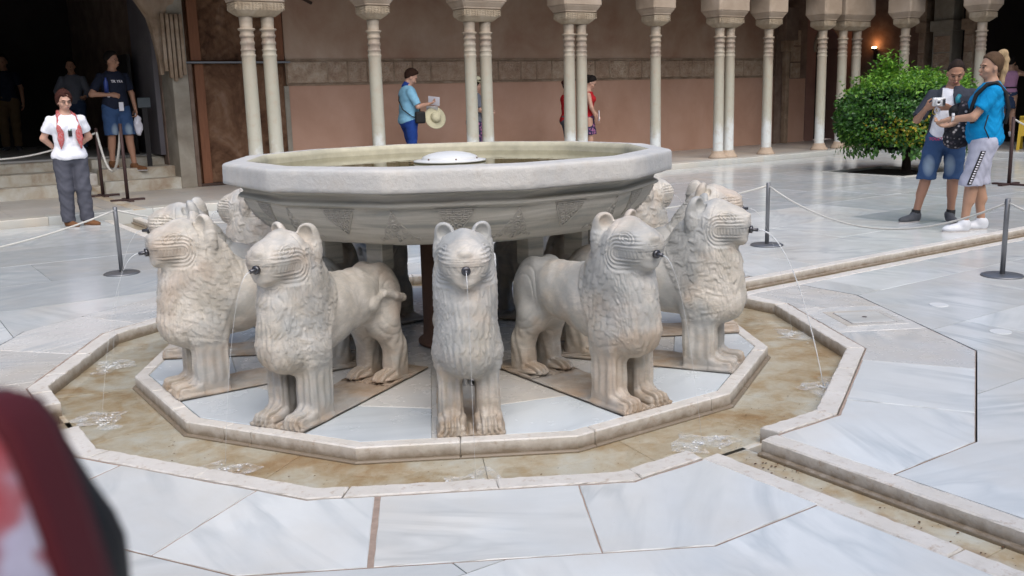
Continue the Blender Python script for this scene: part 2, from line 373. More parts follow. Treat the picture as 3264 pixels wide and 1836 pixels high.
# court slabs: rows along u, cut where the ring lies
dod = [dp(SR, 15 + 30 * k) for k in range(12)]
cut_me = pydata('cut', [(x, y, -1) for x, y in dod] + [(x, y, 1) for x, y in dod], [tuple(range(12))[::-1], tuple(range(12, 24))] + [(i, (i + 1) % 12, 12 + (i + 1) % 12, 12 + i) for i in range(12)])
cut_o = link('cut', cut_me)
pit = (11.22, 12.82, 4.38, 5.92)
pit_me = box('cut', (pit[0], pit[2], -1), (pit[1], pit[3], 1), None); 
def boolean(o, cutter):
    md = o.modifiers.new('b', 'BOOLEAN'); md.operation = 'DIFFERENCE'; md.solver = 'EXACT'; md.object = cutter
    bpy.context.view_layer.update(); dg = bpy.context.evaluated_depsgraph_get(); me = bpy.data.meshes.new_from_object(o.evaluated_get(dg)); o.modifiers.clear(); o.data = me
    return len(me.polygons) > 0
rows_pos = [.19, 1.0, 1.9, 2.95, 4.05, 5.2, 6.35, 7.45, 8.45]
rows_neg = [-.27, -.78, -1.69, -2.55, -3.6, -4.75, -5.9, -7.1, -8.45]
def uedges(lo, hi, fixed=()):
    out = [lo]; x = lo
    while x < hi - 1e-6:
        x = min(hi, x + random.uniform(1.25, 2.1)); 
        if hi - x < .6: x = hi
        out.append(x)
    return out
for v0, v1 in list(zip(rows_pos[:-1], rows_pos[1:])) + list(zip(rows_neg[1:], rows_neg[:-1])):
    for lo, hi in (((.205, 15.98)), ((-15.98, -.255))):
        E_ = uedges(lo, hi) if lo > 0 else [-x for x in uedges(.255, 15.98)][::-1]
        if v0 < 0 and lo > 0 and abs(v0 + 2.55) < .01: E_ = [.205, 1.45, 2.72] + uedges(2.72, 15.98)[1:]
        for u0, u1 in zip(E_[:-1], E_[1:]):
            if max(math.hypot(a, b) for a in (u0, u1) for b in (v0, v1)) < 2.9: continue
            far = math.hypot(u0, v0) > 99
            near = (max(0, min(abs(u0), abs(u1))) ** 2 + min(abs(v0), abs(v1)) ** 2) ** .5 < 3.02
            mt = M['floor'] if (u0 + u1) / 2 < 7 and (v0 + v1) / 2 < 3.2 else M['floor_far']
            if near:
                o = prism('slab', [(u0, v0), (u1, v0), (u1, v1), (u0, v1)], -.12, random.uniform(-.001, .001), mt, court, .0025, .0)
                if not boolean(o, cut_o): bpy.data.objects.remove(o)
            else:
                inpit = u0 < pit[1] and u1 > pit[0] and v0 < pit[3] and v1 > pit[2]
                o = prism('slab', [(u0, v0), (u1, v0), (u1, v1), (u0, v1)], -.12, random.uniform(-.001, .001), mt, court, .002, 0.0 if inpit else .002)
                if inpit: boolean(o, pit_me)
bpy.data.objects.remove(cut_o); bpy.data.objects.remove(pit_me)
# round stone plugs and the inspection cover
def disc(cx, cy, r, z, mat, parent, name='floor_disc'): return lathe(name, [(r, z - .02), (r, z - .001), (r - .002, z)], mat, parent, 28, False, cx=cx, cy=cy)
M['disc'] = simple('smooth_white_disc_marble', (.72, .74, .74), .25, noise=.04, scale=6)
for x, y in ((3.02, -1.33), (2.62, -1.98), (-2.52, 1.98)): disc(x, y, .062 if x > 0 else .045, .0035, M['disc'], court)
cv = empty('inspection_cover', (2.33, -1.24, 0), R(-30), label='square marble inspection cover with a dark finger hole, right of the fountain', cat='cover')
prism('frame_stone', [(-.20, -.20), (.20, -.20), (.20, .20), (-.20, .20)], -.02, .0035, M['floor_warm'], cv, .001, .002)
prism('joint_strip', [(-.15, -.15), (.15, -.15), (.15, .15), (-.15, .15)], -.02, .0045, M['rust'], cv, .001, .0002)
prism('lid_slab', [(-.146, -.146), (.146, -.146), (.146, .146), (-.146, .146)], -.02, .0065, M['floor'], cv, .001, .002)
lathe('finger_hole', [(.016, .0), (.016, .0075), (.011, .0078)], M['rust'], cv, 16)

# ================================================================== SDF SCULPTING
class Field:
    def __init__(s, lo, hi, h):
        s.h = h; s.lo = np.array(lo, float); s.n = (np.ceil((np.array(hi) - s.lo) / h)).astype(int) + 1
        s.ax = [(s.lo[i] + h * np.arange(s.n[i])).astype(np.float32) for i in range(3)]; s.F = np.full(tuple(s.n), .5, np.float32); s.frame = None
    def sl(s, lo, hi, pad):
        r = []
        for i in range(3):
            a = int(np.floor((lo[i] - pad - s.lo[i]) / s.h)); b = int(np.ceil((hi[i] + pad - s.lo[i]) / s.h)) + 1
            r.append(slice(max(0, a), max(0, min(s.n[i], b))))
        return tuple(r)
    def op(s, lo, hi, fn, k=.02, mode='add'):
        if s.frame is not None:
            Rm, c = s.frame; cs = np.array([[(lo, hi)[i][0], (lo, hi)[j][1], (lo, hi)[q][2]] for i in (0, 1) for j in (0, 1) for q in (0, 1)]) @ Rm.T + c; lo, hi = cs.min(0), cs.max(0)
        sl = s.sl(lo, hi, k + 3 * s.h)
        if any(q.stop <= q.start for q in sl): return s
        X = s.ax[0][sl[0]][:, None, None]; Y = s.ax[1][sl[1]][None, :, None]; Z = s.ax[2][sl[2]][None, None, :]
        if s.frame is not None:
            dx, dy, dz = X - c[0], Y - c[1], Z - c[2]; X = dx * Rm[0, 0] + dy * Rm[1, 0] + dz * Rm[2, 0]; Y = dx * Rm[0, 1] + dy * Rm[1, 1] + dz * Rm[2, 1]; Z = dx * Rm[0, 2] + dy * Rm[1, 2] + dz * Rm[2, 2]
        d = fn(X, Y, Z); F = s.F[sl]
        if mode == 'add':
            h = np.clip(.5 + .5 * (F - d) / k, 0, 1); s.F[sl] = F * (1 - h) + d * h - k * h * (1 - h)
        elif mode == 'sub':
            h = np.clip(.5 - .5 * (F + d) / k, 0, 1); s.F[sl] = F * (1 - h) - d * h + k * h * (1 - h)
        elif mode == 'int': s.F[sl] = np.maximum(F, d)
        return s
    def ell(s, c, r, k=.02, mode='add', rot=0.0, ax=1, rz=0.0):
        c = np.array(c, float); r = np.array(r, float); m = max(r); cr, sr = math.cos(rot), math.sin(rot); cz, sz = math.cos(rz), math.sin(rz)
        def fn(X, Y, Z):
            x, y, z = X - c[0], Y - c[1], Z - c[2]
            if rz: x, y = x * cz + y * sz, -x * sz + y * cz
            if rot:
                if ax == 1: x, z = x * cr - z * sr, x * sr + z * cr
                elif ax == 0: y, z = y * cr + z * sr, -y * sr + z * cr
            a = np.sqrt((x / r[0]) ** 2 + (y / r[1]) ** 2 + (z / r[2]) ** 2); b = np.sqrt((x / r[0] ** 2) ** 2 + (y / r[1] ** 2) ** 2 + (z / r[2] ** 2) ** 2) + 1e-6
            return a * (a - 1) / b
        q = m if (rot or rz) else r
        return s.op(c - q, c + q, fn, k, mode)
    def cap(s, a, b, ra, rb=None, k=.02, mode='add', sq=(1, 1, 1)):
        rb = ra if rb is None else rb; a = np.array(a, float); b = np.array(b, float); ab = b - a; L = max(1e-9, (ab ** 2).sum()); m = max(ra, rb)
        def fn(X, Y, Z):
            t = np.clip(((X - a[0]) * ab[0] + (Y - a[1]) * ab[1] + (Z - a[2]) * ab[2]) / L, 0, 1)
            return np.sqrt(((X - a[0] - t * ab[0]) / sq[0]) ** 2 + ((Y - a[1] - t * ab[1]) / sq[1]) ** 2 + ((Z - a[2] - t * ab[2]) / sq[2]) ** 2) - (ra + (rb - ra) * t)
        return s.op(np.minimum(a, b) - m * 1.3, np.maximum(a, b) + m * 1.3, fn, k, mode)
    def rbox(s, c, hs, r=.01, k=.01, mode='add'):
        c = np.array(c, float); hs = np.array(hs, float)
        def fn(X, Y, Z):
            x = np.abs(X - c[0]) - hs[0] + r; y = np.abs(Y - c[1]) - hs[1] + r; z = np.abs(Z - c[2]) - hs[2] + r
            return np.sqrt(np.maximum(x, 0) ** 2 + np.maximum(y, 0) ** 2 + np.maximum(z, 0) ** 2) + np.minimum(np.maximum(x, np.maximum(y, z)), 0) - r
        return s.op(c - hs, c + hs, fn, k, mode)
    def cut(s, fn): s.F = np.maximum(s.F, fn(s.ax[0][:, None, None], s.ax[1][None, :, None], s.ax[2][None, None, :])); return s
    def polygonize(s):
        F = s.F; F[0] = F[-1] = .1; F[:, 0] = F[:, -1] = .1; F[:, :, 0] = F[:, :, -1] = .1
        S = F < 0; nx, ny, nz = F.shape; cnt = np.zeros((nx - 1, ny - 1, nz - 1), np.int8)
        cs = [(i, j, k) for i in (0, 1) for j in (0, 1) for k in (0, 1)]
        for i, j, k in cs: cnt += S[i:nx - 1 + i, j:ny - 1 + j, k:nz - 1 + k]
        act = (cnt > 0) & (cnt < 8); I = np.argwhere(act); idx = np.full(act.shape, -1, np.int64); idx[act] = np.arange(len(I))
        P = np.zeros((len(I), 3)); C = np.zeros(len(I))
        for a in cs:
            for ax in range(3):
                if a[ax]: continue
                b = list(a); b[ax] = 1
                fa = F[I[:, 0] + a[0], I[:, 1] + a[1], I[:, 2] + a[2]]; fb = F[I[:, 0] + b[0], I[:, 1] + b[1], I[:, 2] + b[2]]
                mk = (fa < 0) != (fb < 0); t = np.where(mk, fa / np.where(mk, fa - fb, 1), 0)
                p = np.tile(np.array(a, float), (len(I), 1)); p[:, ax] = t; P += p * mk[:, None]; C += mk
        P = s.lo + s.h * (I + P / C[:, None]); Q = []
        for ax in range(3):
            o1, o2 = [(1, 2), (2, 0), (0, 1)][ax]
            A_ = [slice(None)] * 3; B_ = [slice(None)] * 3; A_[ax] = slice(0, -1); B_[ax] = slice(1, None)
            e = S[tuple(A_)] != S[tuple(B_)]; E = np.argwhere(e); E = E[(E[:, o1] > 0) & (E[:, o2] > 0)]
            m1 = np.zeros(3, int); m1[o1] = 1; m2 = np.zeros(3, int); m2[o2] = 1
            g = lambda q: idx[q[:, 0], q[:, 1], q[:, 2]]
            q = np.stack([g(E - m1 - m2), g(E - m2), g(E), g(E - m1)], 1); fl = S[E[:, 0], E[:, 1], E[:, 2]]
            q[~fl] = q[~fl][:, ::-1]; Q.append(q)
        return P, np.concatenate(Q)
def fast_mesh(name, P, Q, smooth=True):
    me = bpy.data.meshes.new(name); me.vertices.add(len(P)); me.vertices.foreach_set('co', P.astype(np.float32).ravel())
    me.loops.add(Q.size); me.loops.foreach_set('vertex_index', Q.astype(np.int32).ravel()); me.polygons.add(len(Q))
    me.polygons.foreach_set('loop_start', np.arange(0, Q.size, Q.shape[1], dtype=np.int32)); 
    if smooth: me.polygons.foreach_set('use_smooth', np.ones(len(Q), bool))
    me.update(calc_edges=True); return me
def vnormals(P, Q):
    a = P[Q[:, 2]] - P[Q[:, 0]]; b = P[Q[:, 3]] - P[Q[:, 1]]; n = np.cross(a, b); N = np.zeros_like(P)
    for i in range(4): np.add.at(N, Q[:, i], n)
    return N / (np.linalg.norm(N, axis=1, keepdims=True) + 1e-12)
def sstep(a, b, x): t = np.clip((x - a) / (b - a), 0, 1); return t * t * (3 - 2 * t)

# ================================================================== LION
def lion_mesh(V=(.034, .046, .0060, 0, .0036, 0)):
    LW, LL_, AMP, SH, FA, BR = V
    f = Field((.54, -.21, -.005), (1.92, .21, .98), .0050)
    for s in (-1, 1):
        f.ell((.80, s * .055, .43), (.155, .088, .20), .05)                      # haunch
        f.cap((.82, s * .082, .34), (.735, s * .088, .17), .085, .056, .04)       # thigh to hock
        f.cap((.735, s * .088, .19), (.705, s * .088, .04), .056, .054, .03)       # shank
        f.rbox((.745, s * .088, .10), (.062, .05, .11), .03, .03)
        f.ell((.83, s * .088, .030), (.135, .056, .036), .02)                     # hind paw
    f.ell((.95, 0, .49), (.27, .128, .135), .05)                                  # loin
    f.ell((1.13, 0, .475), (.28, .125, .150), .06)
    f.ell((1.36, 0, .465), (.25, .135, .19), .06)                                 # shoulders
    f.ell((1.52, 0, .46), (.19, .140, .20), .05)                                # chest
    f.cap((1.598, 0, .385), (1.590, 0, .55), .146, .130, .05, sq=(1.10, .96, 1)); f.ell((1.58, 0, .36), (.15, .134, .11), .05)
    f.ell((1.50, 0, .62), (.155, .145, .17), .06); f.ell((1.60, 0, .62), (.110, .120, .13), .05)
    f.ell((1.575, 0, .70), (.145, .138, .14), .05)
    f.ell((1.60, 0, .785), (.145, .132, .115), .04)                               # skull
    f.ell((1.700, 0, .758), (.146, .120, .114), .03)                              # round face
    f.ell((1.780, 0, .762), (.072, .092, .084), .03)                              # muzzle
    f.cap((1.62, 0, .862), (1.795, 0, .815), .040, .030, .03)                      # bridge of the nose
    f.ell((1.836, 0, .812), (.022, .034, .022), .010)                             # nose tip
    f.ell((1.790, 0, .695), (.045, .060, .034), .025)                              # chin
    for s in (-1, 1):
        f.ell((1.735, s * .062, .822), (.036, .024, .024), .010)                   # eye
        f.ell((1.505, s * .088, .868), (.032, .054, .060), .012, rot=.25, rz=s * .5)  # ear
        f.ell((1.490, s * .115, .79), (.030, .030, .080), .02)
        f.ell((1.540, s * .094, .878), (.028, .040, .042), .005, 'sub', rz=s * .5)
        f.rbox((1.540, s * .090, .17), (.085, .057, .20), .022, .03)               # foreleg
        f.ell((1.53, s * .10, .335), (.105, .060, .115), .04)                       # shoulder muscle
        f.rbox((1.635, s * .090, .024), (.100, .058, .040), .034, .012)            # paw
        f.ell((1.600, s * .090, .05), (.06, .052, .045), .02)
    # tail round the haunch, ending in a tuft on the flank
    tp = [(.655, .03, .47), (.66, .05, .30), (.72, .03, .22), (.80, .165, .36), (.90, .158, .47), (.99, .150, .50)]
    tp = [(.655, .0, .50), (.645, .06, .42), (.70, .135, .44), (.80, .152, .47), (.90, .148, .50), (.99, .135, .475)]
    for a, b in zip(tp[:-1], tp[1:]): f.cap(a, b, .018, .018, .012)
    f.ell((1.02, .128, .455), (.06, .026, .036), .015)
    f.rbox((1.17, 0, .003), (.565, .152, .009), .002, .004)                        # plinth
    f.cut(lambda X, Y, Z: -Z)
    f.ell((1.86, 0, .738), (.035, .016, .016), .004, 'sub')
    P, Q = f.polygonize(); N = vnormals(P, Q); x, y, z = P.T; D = np.zeros(len(P)); ay = np.abs(y)
    rs = np.random.RandomState(3)
    wob = lambda s, ph: np.sin(x * s + ph) * np.sin(y * s * 1.1 + ph * 2) + np.sin(z * s * .9 + ph * 3) * np.sin(x * s * .7)
    # ---- mane: overlapping flame locks, running down and back
    bound = 1.335 + .16 * np.clip((.60 - z) / .3, -.4, 1)
    mane = sstep(bound - .012, bound + .012, x) * sstep(.255, .285, z)
    face = sstep(1.615, 1.64, x - .25 * np.clip(z - .80, -.2, .2)) * sstep(.645, .665, z)
    skull = sstep(.82, .85, z + (x - 1.5) * .15)
    mm = mane * (1 - face) * (1 - skull)
    ux = (x - 1.3) * .80 - (z - .4) * .60 + .012 * wob(22, .3); uz = (x - 1.3) * .60 + (z - .4) * .80 + .01 * wob(19, 1.7)
    front = sstep(.25, .8, N[:, 0])
    ux = ux * (1 - front) + y * front * 1.15; uz = uz * (1 - front) + (z - .4) * front * .8
    ux = ux + SH * np.sin(uz * 70 + 2 * np.sin(ux * 30)) ; uz = uz + BR; 
    lock = np.zeros(len(P)); W, Lk = LW, LL_
    gi = np.floor(ux / W); gj = np.floor(uz / Lk)
    def hsh(a, b, k): q = np.sin(a * 127.1 + b * 311.7 + k * 74.7) * 43758.5453; return q - np.floor(q)
    for di in (-1, 0, 1):
        for dj in (-1, 0, 1, 2):
            a_, b_ = gi + di, gj + dj
            cx_ = (a_ + .5 * (b_ % 2) + .5 + .35 * (hsh(a_, b_, 1) - .5)) * W; cz_ = (b_ + .5 + .4 * (hsh(a_, b_, 2) - .5)) * Lk
            p_ = (ux - cx_); q_ = (uz - cz_); p_ = p_ + .25 * q_ * (hsh(a_, b_, 3) - .5) * 2 + .006 * np.sin(q_ * 90)
            tt = np.clip((q_ + .9 * Lk) / (1.8 * Lk), 0, 1)                      # 0 at the tip, 1 at the root
            wd = W * .62 * np.sqrt(np.clip(tt * 2.2, 0, 1))
            pr = np.sqrt(np.clip(1 - (p_ / (wd + 1e-5)) ** 2, 0, 1)) * (tt > 0) * (tt < 1)
            lock = np.maximum(lock, pr * (1.15 - tt) * (.75 + .5 * hsh(a_, b_, 4)) + .16 * pr * np.cos(p_ * 2 * np.pi / .0095))
    D += mm * (AMP * lock + .001)
    # long strands on the breast
    breast = mm * front * sstep(.62, .5, z)
    D += breast * .0028 * np.sin(y * 2 * np.pi / .030 + 1.3 * np.sin(z * 25 + y * 30)) * (.6 + .4 * np.sin(z * 31 + y * 55))
    # ---- face: lines wrapping the mouth and the eyes
    ex, ez = 1.745, .738
    t = np.clip((x - 1.655) / .25, 0, 1); dx = x - np.where(x < 1.655, 1.655, x); dm = np.sqrt(np.clip(1.665 - x, 0, 9) ** 2 + (z - ez) ** 2)
    side = sstep(.058, .088, ay) * sstep(1.56, 1.585, x) * sstep(.62, .65, z)
    g = np.sin((dm - .020) / .0185 * 2 * np.pi)
    D += side * (dm > .018) * (dm < .094) * (-FA * np.clip(g * 1.5, -1, 1))
    mouth = (dm < .018) * sstep(1.64, 1.66, x) * (x < 1.87) * (ay > .020)
    D -= mouth * FA; D += mouth * FA * .5 * np.clip(np.sin(x * 2 * np.pi / .021) * 2, -1, 1)
    # eye almond
    de = np.sqrt(((x - 1.725) / 1.5) ** 2 + ((z - .812 + .25 * (x - 1.725)) * 1.5) ** 2)
    D += sstep(.03, .045, ay) * (de < .045) * FA * 1.1 * np.sin(de / .016 * 2 * np.pi)
    # ruff line round the face
    rf_ = np.abs(x - (1.605 + .12 * (z - .75)) ) ; D -= .006 * np.exp(-(rf_ / .006) ** 2) * sstep(.05, .08, ay) * sstep(.64, .68, z) * sstep(.90, .86, z)
    # whisker lines on the upper lip
    lip = sstep(1.80, 1.82, x) * (z > .752) * (z < .79); D += lip * .0035 * np.sin(z * 2 * np.pi / .0105)
    # ---- legs: upright flutes, toes
    leg = sstep(.265, .22, z) * sstep(.055, .075, z) * sstep(1.40, 1.43, x)
    D += leg * .0038 * np.sin(y * 2 * np.pi / .0375 + np.pi) * (np.abs(N[:, 0]) > .4) + leg * .0032 * np.sin(x * 2 * np.pi / .048) * (np.abs(N[:, 1]) > .5)
    hl = sstep(.30, .22, z) * sstep(.06, .08, z) * (x < .86); D += hl * .0022 * np.sin((x + z * .25) * 2 * np.pi / .05) * (np.abs(N[:, 1]) > .3)
    toe = sstep(.075, .055, z) * (z > .010) * (((x > 1.60)) | ((x > .80) & (x < 1.0)))
    D += toe * .022 * (np.abs(np.cos((ay - .031) * np.pi / .0285)) - .6)
    D -= .004 * np.exp(-(((z - .040)) / .004) ** 2) * (x > 1.675) * (z < .06)
    # shoulder and haunch contour lines
    dh = np.sqrt(((x - .815) / 1.0) ** 2 + ((z - .43) / 1.25) ** 2); D -= .0035 * np.exp(-((dh - .135) / .006) ** 2) * (ay > .07) * (x > .72) * (z > .25)
    D -= .003 * np.exp(-((dh - .10) / .005) ** 2) * (ay > .09)
    ds = np.abs(z - .272 - .25 * (x - 1.45)); D -= .003 * np.exp(-(ds / .005) ** 2) * (x > 1.42) * (x < 1.68) * (ay > .10)
    D += .0012 * wob(60, .9) + .002 * wob(24, 2.2)
    P2 = P + N * D[:, None]; P2[:, 2] = np.maximum(P2[:, 2], 0)
    X, Y, Z = P2[:, 0].copy(), P2[:, 1].copy(), P2[:, 2].copy(); off = sstep(.012, .03, Z)
    X = X + .095 * (1 - sstep(.80, 1.22, X)) * off                      # hindquarters closer under the body
    hd = sstep(.58, .70, Z); fw = np.clip(X - 1.55, 0, 1)
    X = X - hd * fw * .25; Y = Y * (1 - .07 * off) * (1 - .01 * hd); Z = Z + hd * (.93 - Z) * .07
    P2 = np.stack([X, Y, Z], 1)
    return fast_mesh('lion', P2, Q)
lion_mes = [lion_mesh(v) for v in ((.034, .046, .0060, .003, .0034, 0), (.042, .042, .0066, .0, .0038, .3), (.030, .050, .0064, .008, .0030, .7), (.036, .060, .0070, .012, .0034, 1.1))]
for q in lion_mes: q.materials.append(M['lion'])
LL = {0: 'marble fountain lion facing the viewer straight on, nearest and centre front', 30: 'marble fountain lion right of the centre one, three-quarter view, spout pointing right',
      -30: 'marble fountain lion left of the centre one, curled tail on its flank', 60: 'large marble lion in right profile at the right end, curly mane',
      -60: 'marble fountain lion in left profile at the left, just behind the left-of-centre one', 90: 'marble lion of which only the crown of the head shows behind the right-end lion',
      -90: 'marble lion second from the left end, head showing above and behind the left profile lion', 120: 'pitted marble lion head peeping out under the right corner of the basin rim',
      -120: 'marble lion tucked under the left corner of the basin, mane and cheek turned away', 150: 'marble lion on the far right side, hidden under the basin behind the core',
      180: 'marble lion at the very back of the fountain, facing the arcade', -150: 'marble lion on the far left side, legs dark under the basin'}
def jet_path(r0, z0, reach, z1, n=14):
    return [(r0 + reach * t, 0, z0 + .012 * math.sin(min(1, t * 3) * math.pi) * 0 + (z1 - z0) * t ** 2) for t in [i / (n - 1) for i in range(n)]]
sp_me = None
for k, az in enumerate([0, 30, -30, 60, -60, 90, -90, 120, -120, 150, 180, -150]):
    rt = empty('marble_lion', (0, 0, 0), R(az - 120), LL[az], 'lion statue', 'twelve marble lions round the fountain')
    # the empty stands at the fountain axis side of the plinth: body coordinates run outwards
    b = link('body', lion_mes[{0: 0, 30: 1, -30: 2, 60: 3, -60: 0, -90: 1, 90: 2, -120: 3}.get(az, k % 4)], None, rt)
    rt.location = Vector((math.cos(R(az - 120)), math.sin(R(az - 120)), 0)) * .62 + (Vector((.018, -.010, 0)) if az == 0 else Vector()); b.location = (-.62, 0, 0)
    A = Acc(); v, f = tube_data([(1.76, 0, .751), (1.820, 0, .750)], .009, 12); A.add(v, f)
    v, f = tube_data([(1.775, 0, .751), (1.789, 0, .751), (1.793, 0, .751)], [.020, .020, .014], 16); A.add(v, f)
    s_ = A.build('spout', M['spout'], rt); s_.location = (-.62, 0, 0)
    reach = {60: .30, 90: .25, 120: .25}.get(az, .20)
    jr = empty('water_jet', rt.location, R(az - 120), LL[az].replace('marble fountain lion', 'X').replace('marble lion', 'X'), 'water jet', 'water jets from the lions')
    jr['label'] = {0: 'thin water trickle below the mouth of the centre front lion', 30: 'thin water jet falling from the lion right of the centre one', -30: 'thin water jet falling from the lion left of centre',
        60: 'bright arcing water jet from the right-end profile lion', -60: 'thin water jet falling from the left profile lion', 90: 'water jet behind the head of the right-end lion', -90: 'water jet falling left of the second head at the left',
        120: 'short water jet by the lion head under the basin rim at right', -120: 'water jet behind the left rim corner of the basin'}.get(az, {150: 'water jet of the hidden lion on the far right side', 180: 'water jet of the hidden lion at the very back', -150: 'water jet of the hidden lion on the far left side'}.get(az))
    pts = jet_path(1.824, .750, reach + .054, -.064, 18); rad = [(.0046 if az == 60 else .0024) - .0018 * min(1, i / 5) for i in range(18)]
    st = tube('stream', pts, rad, M['jet'], jr, 7); st.location = (-.62, 0, 0)
    A = Acc(); cx = 1.878 + reach; rg = random.Random(az + 5)
    for q in range(22):
        a = rg.random() * 6.28; rr = abs(rg.gauss(0, .055)); s = .0028 + .006 * rg.random()
        x0, y0 = cx + rr * math.cos(a), rr * math.sin(a) * 1.2
        vv = []; ff = []
        for i, zz in ((1, .3), (.7, .8)):
            for j in range(6): vv.append((x0 + s * i * math.cos(j * 1.047), y0 + s * i * math.sin(j * 1.047), -.0635 + s * zz * .7))
        ff = [(i, (i + 1) % 6, 6 + (i + 1) % 6, 6 + i) for i in range(6)] + [(6, 7, 8, 9, 10, 11)]
        A.add(vv, ff)
    sp = A.build('splash', M['jet'], jr); sp['kind'] = 'stuff'; sp.location = (-.62, 0, 0)
    # thin foam lying on the water: an uneven patch
    pv = [(cx + (0.105 + .045 * math.sin(3 * t + az) + .025 * math.sin(7 * t)) * math.cos(t), (.15 + .04 * math.sin(2 * t + 1 + az)) * math.sin(t), -.0630) for t in [i * 6.283 / 30 for i in range(30)]]
    fo = link('foam', pydata('foam', pv, [tuple(range(30))]), M['foam'], jr); fo.location = (-.62, 0, 0)

# ================================================================== BASIN
fountain = empty('fountain_basin', (0, 0, 0), 0, 'great twelve-sided marble basin with carved bowl, carried over the lions', 'fountain basin')
def dod_loft(name, prof, mat, parent, per=22, noise_amp=.0015, closed_bottom=True, corner=.012):
    v = []; f = []; seg = 12 * per; angs = []
    for k in range(12):
        for i in range(per): angs.append(-15 + 30 * k + 30 * i / per)
    for r, z in prof:
        for a in angs:
            d = a - 30 * round(a / 30); rr = r * math.cos(R(15)) / math.cos(R(d)); rr = min(rr, r - corner * .35) if corner else rr
            j = noise_amp * (math.sin(a * 3.1 + z * 300) * math.sin(a * 1.7 + z * 90) + random.uniform(-.6, .6)); th = R(a - 120)
            v.append(((rr + j) * math.cos(th), (rr + j) * math.sin(th), z + random.uniform(-1, 1) * noise_amp * .5))
    n = len(prof)
    for i in range(n - 1):
        for k in range(seg):
            k2 = (k + 1) % seg; f.append((i * seg + k, i * seg + k2, (i + 1) * seg + k2, (i + 1) * seg + k))
    me = pydata(name, v, f, True); return link(name, me, mat, parent)
bowl_prof = [(.20, .745), (.60, .735), (.85, .735), (.98, .745), (1.04, .765), (1.095, .80), (1.145, .85), (1.18, .90), (1.20, .945), (1.205, .955), (1.228, .960), (1.232, .968), (1.225, .978), (1.205, .985), (1.205, .998), (1.215, 1.010), (1.235, 1.020), (1.262, 1.023), (1.265, 1.028), (1.262, 1.034)]
def dense(pf, st=.022):
    out = [pf[0]]
    for a, b in zip(pf[:-1], pf[1:]):
        n = max(1, int(math.hypot(b[0] - a[0], b[1] - a[1]) / st))
        for i in range(1, n + 1): out.append((a[0] + (b[0] - a[0]) * i / n, a[1] + (b[1] - a[1]) * i / n))
    return out
bowl = dod_loft('bowl', bowl_prof[:3] + dense(bowl_prof[3:]), M['basin'], fountain)
rim = dod_loft('rim', dense([(1.262, 1.034), (1.302, 1.035), (1.307, 1.040), (1.306, 1.134), (1.300, 1.143), (1.285, 1.149), (1.175, 1.153)], .016), M['rim'], fountain, 30, .0010)
rimi = dod_loft('inner_wall', [(1.175, 1.153), (1.155, 1.143), (1.148, 1.120), (1.15, 1.085), (1.135, 1.05), (1.1, .99), (.9, .94), (0.02, .93)], M['rim_inner'], fountain, 12, .0012)
wp = [dp(1.1465, 15 + 30 * k) for k in range(12)]
wb = link('water', pydata('water', [(x, y, 1.094) for x, y in wp], [tuple(range(12))]), M['basin_water'], fountain)
M['dome'] = simple('smooth_white_dome_marble', (.66, .67, .66), .35, noise=.08, scale=8)
sp = lathe('centre_spout', [(.17, 1.0), (.185, 1.094), (.215, 1.098), (.215, 1.106), (.19, 1.110), (.165, 1.113), (.165, 1.122), (.155, 1.130), (.125, 1.142), (.08, 1.152), (.03, 1.157), (.002, 1.158)], M['dome'], fountain, 40)
for k in range(6):
    a = k * 1.047 + .2; x, y = .168 * math.cos(a), .168 * math.sin(a)
    h = tube('outlet_hole', [(x * .97, y * .97, 1.117), (x * 1.012, y * 1.012, 1.117)], .005, M['column_dark'], sp, 8)
lathe('core_pillar', [(.235, 0), (.235, .02), (.205, .035), (.20, .12), (.20, .74)], M['column_dark'], fountain, 24)
for k in range(12):
    a = R(30 * k - 120); o = box('support_block', (-.055, -.05, .58), (.055, .05, .752), M['basin'], fountain, .006); o.location = (.80 * math.cos(a), .80 * math.sin(a), 0); o.rotation_euler = (0, 0, a)
# carved ornaments: interlaced curls standing 4 mm proud of the bowl wall
bp_ = [(1.04, .765), (1.095, .80), (1.145, .85), (1.18, .90), (1.20, .945)]
def bowl_r(z):
    for (r0, z0), (r1, z1) in zip(bp_[:-1], bp_[1:]):
        if z <= z1: return r0 + (r1 - r0) * (z - z0) / (z1 - z0)
    return bp_[-1][0]
def surf(s, z, atv):            # s: metres sideways from centre line; returns local point (x outwards, y sideways)
    r = bowl_r(z) * math.cos(R(15))
    if not atv: return Vector((r, s, z))
    rv = bowl_r(z) - .004; return Vector((rv - abs(s) * math.tan(R(15)), s, z))
def ribbon(A, path, w, atv, lift=.0055):
    n = len(path); v = []
    for i, (s, z) in enumerate(path):
        a = Vector(path[min(i + 1, n - 1)]) - Vector(path[max(0, i - 1)]); a = a.normalized() if a.length else Vector((1, 0)); nn = Vector((-a.y, a.x)) * w
        for q, l in ((1, -.002), (.55, lift), (-.55, lift), (-1, -.002)):
            p = surf(s + nn.x * q, z + nn.y * q, atv); v.append(p + Vector((l, 0, -l * .6)))
    f = [(4 * i + j, 4 * i + j + 1, 4 * i + 5 + j, 4 * i + 4 + j) for i in range(n - 1) for j in range(3)]
    A.add(v, [q[::-1] for q in f])
def ring_path(s, z, r, a0=0, a1=6.4, n=10, sp=0.0): return [(s + (r - sp * i / n) * math.cos(a0 + (a1 - a0) * i / n), z + (r - sp * i / n) * math.sin(a0 + (a1 - a0) * i / n)) for i in range(n + 1)]
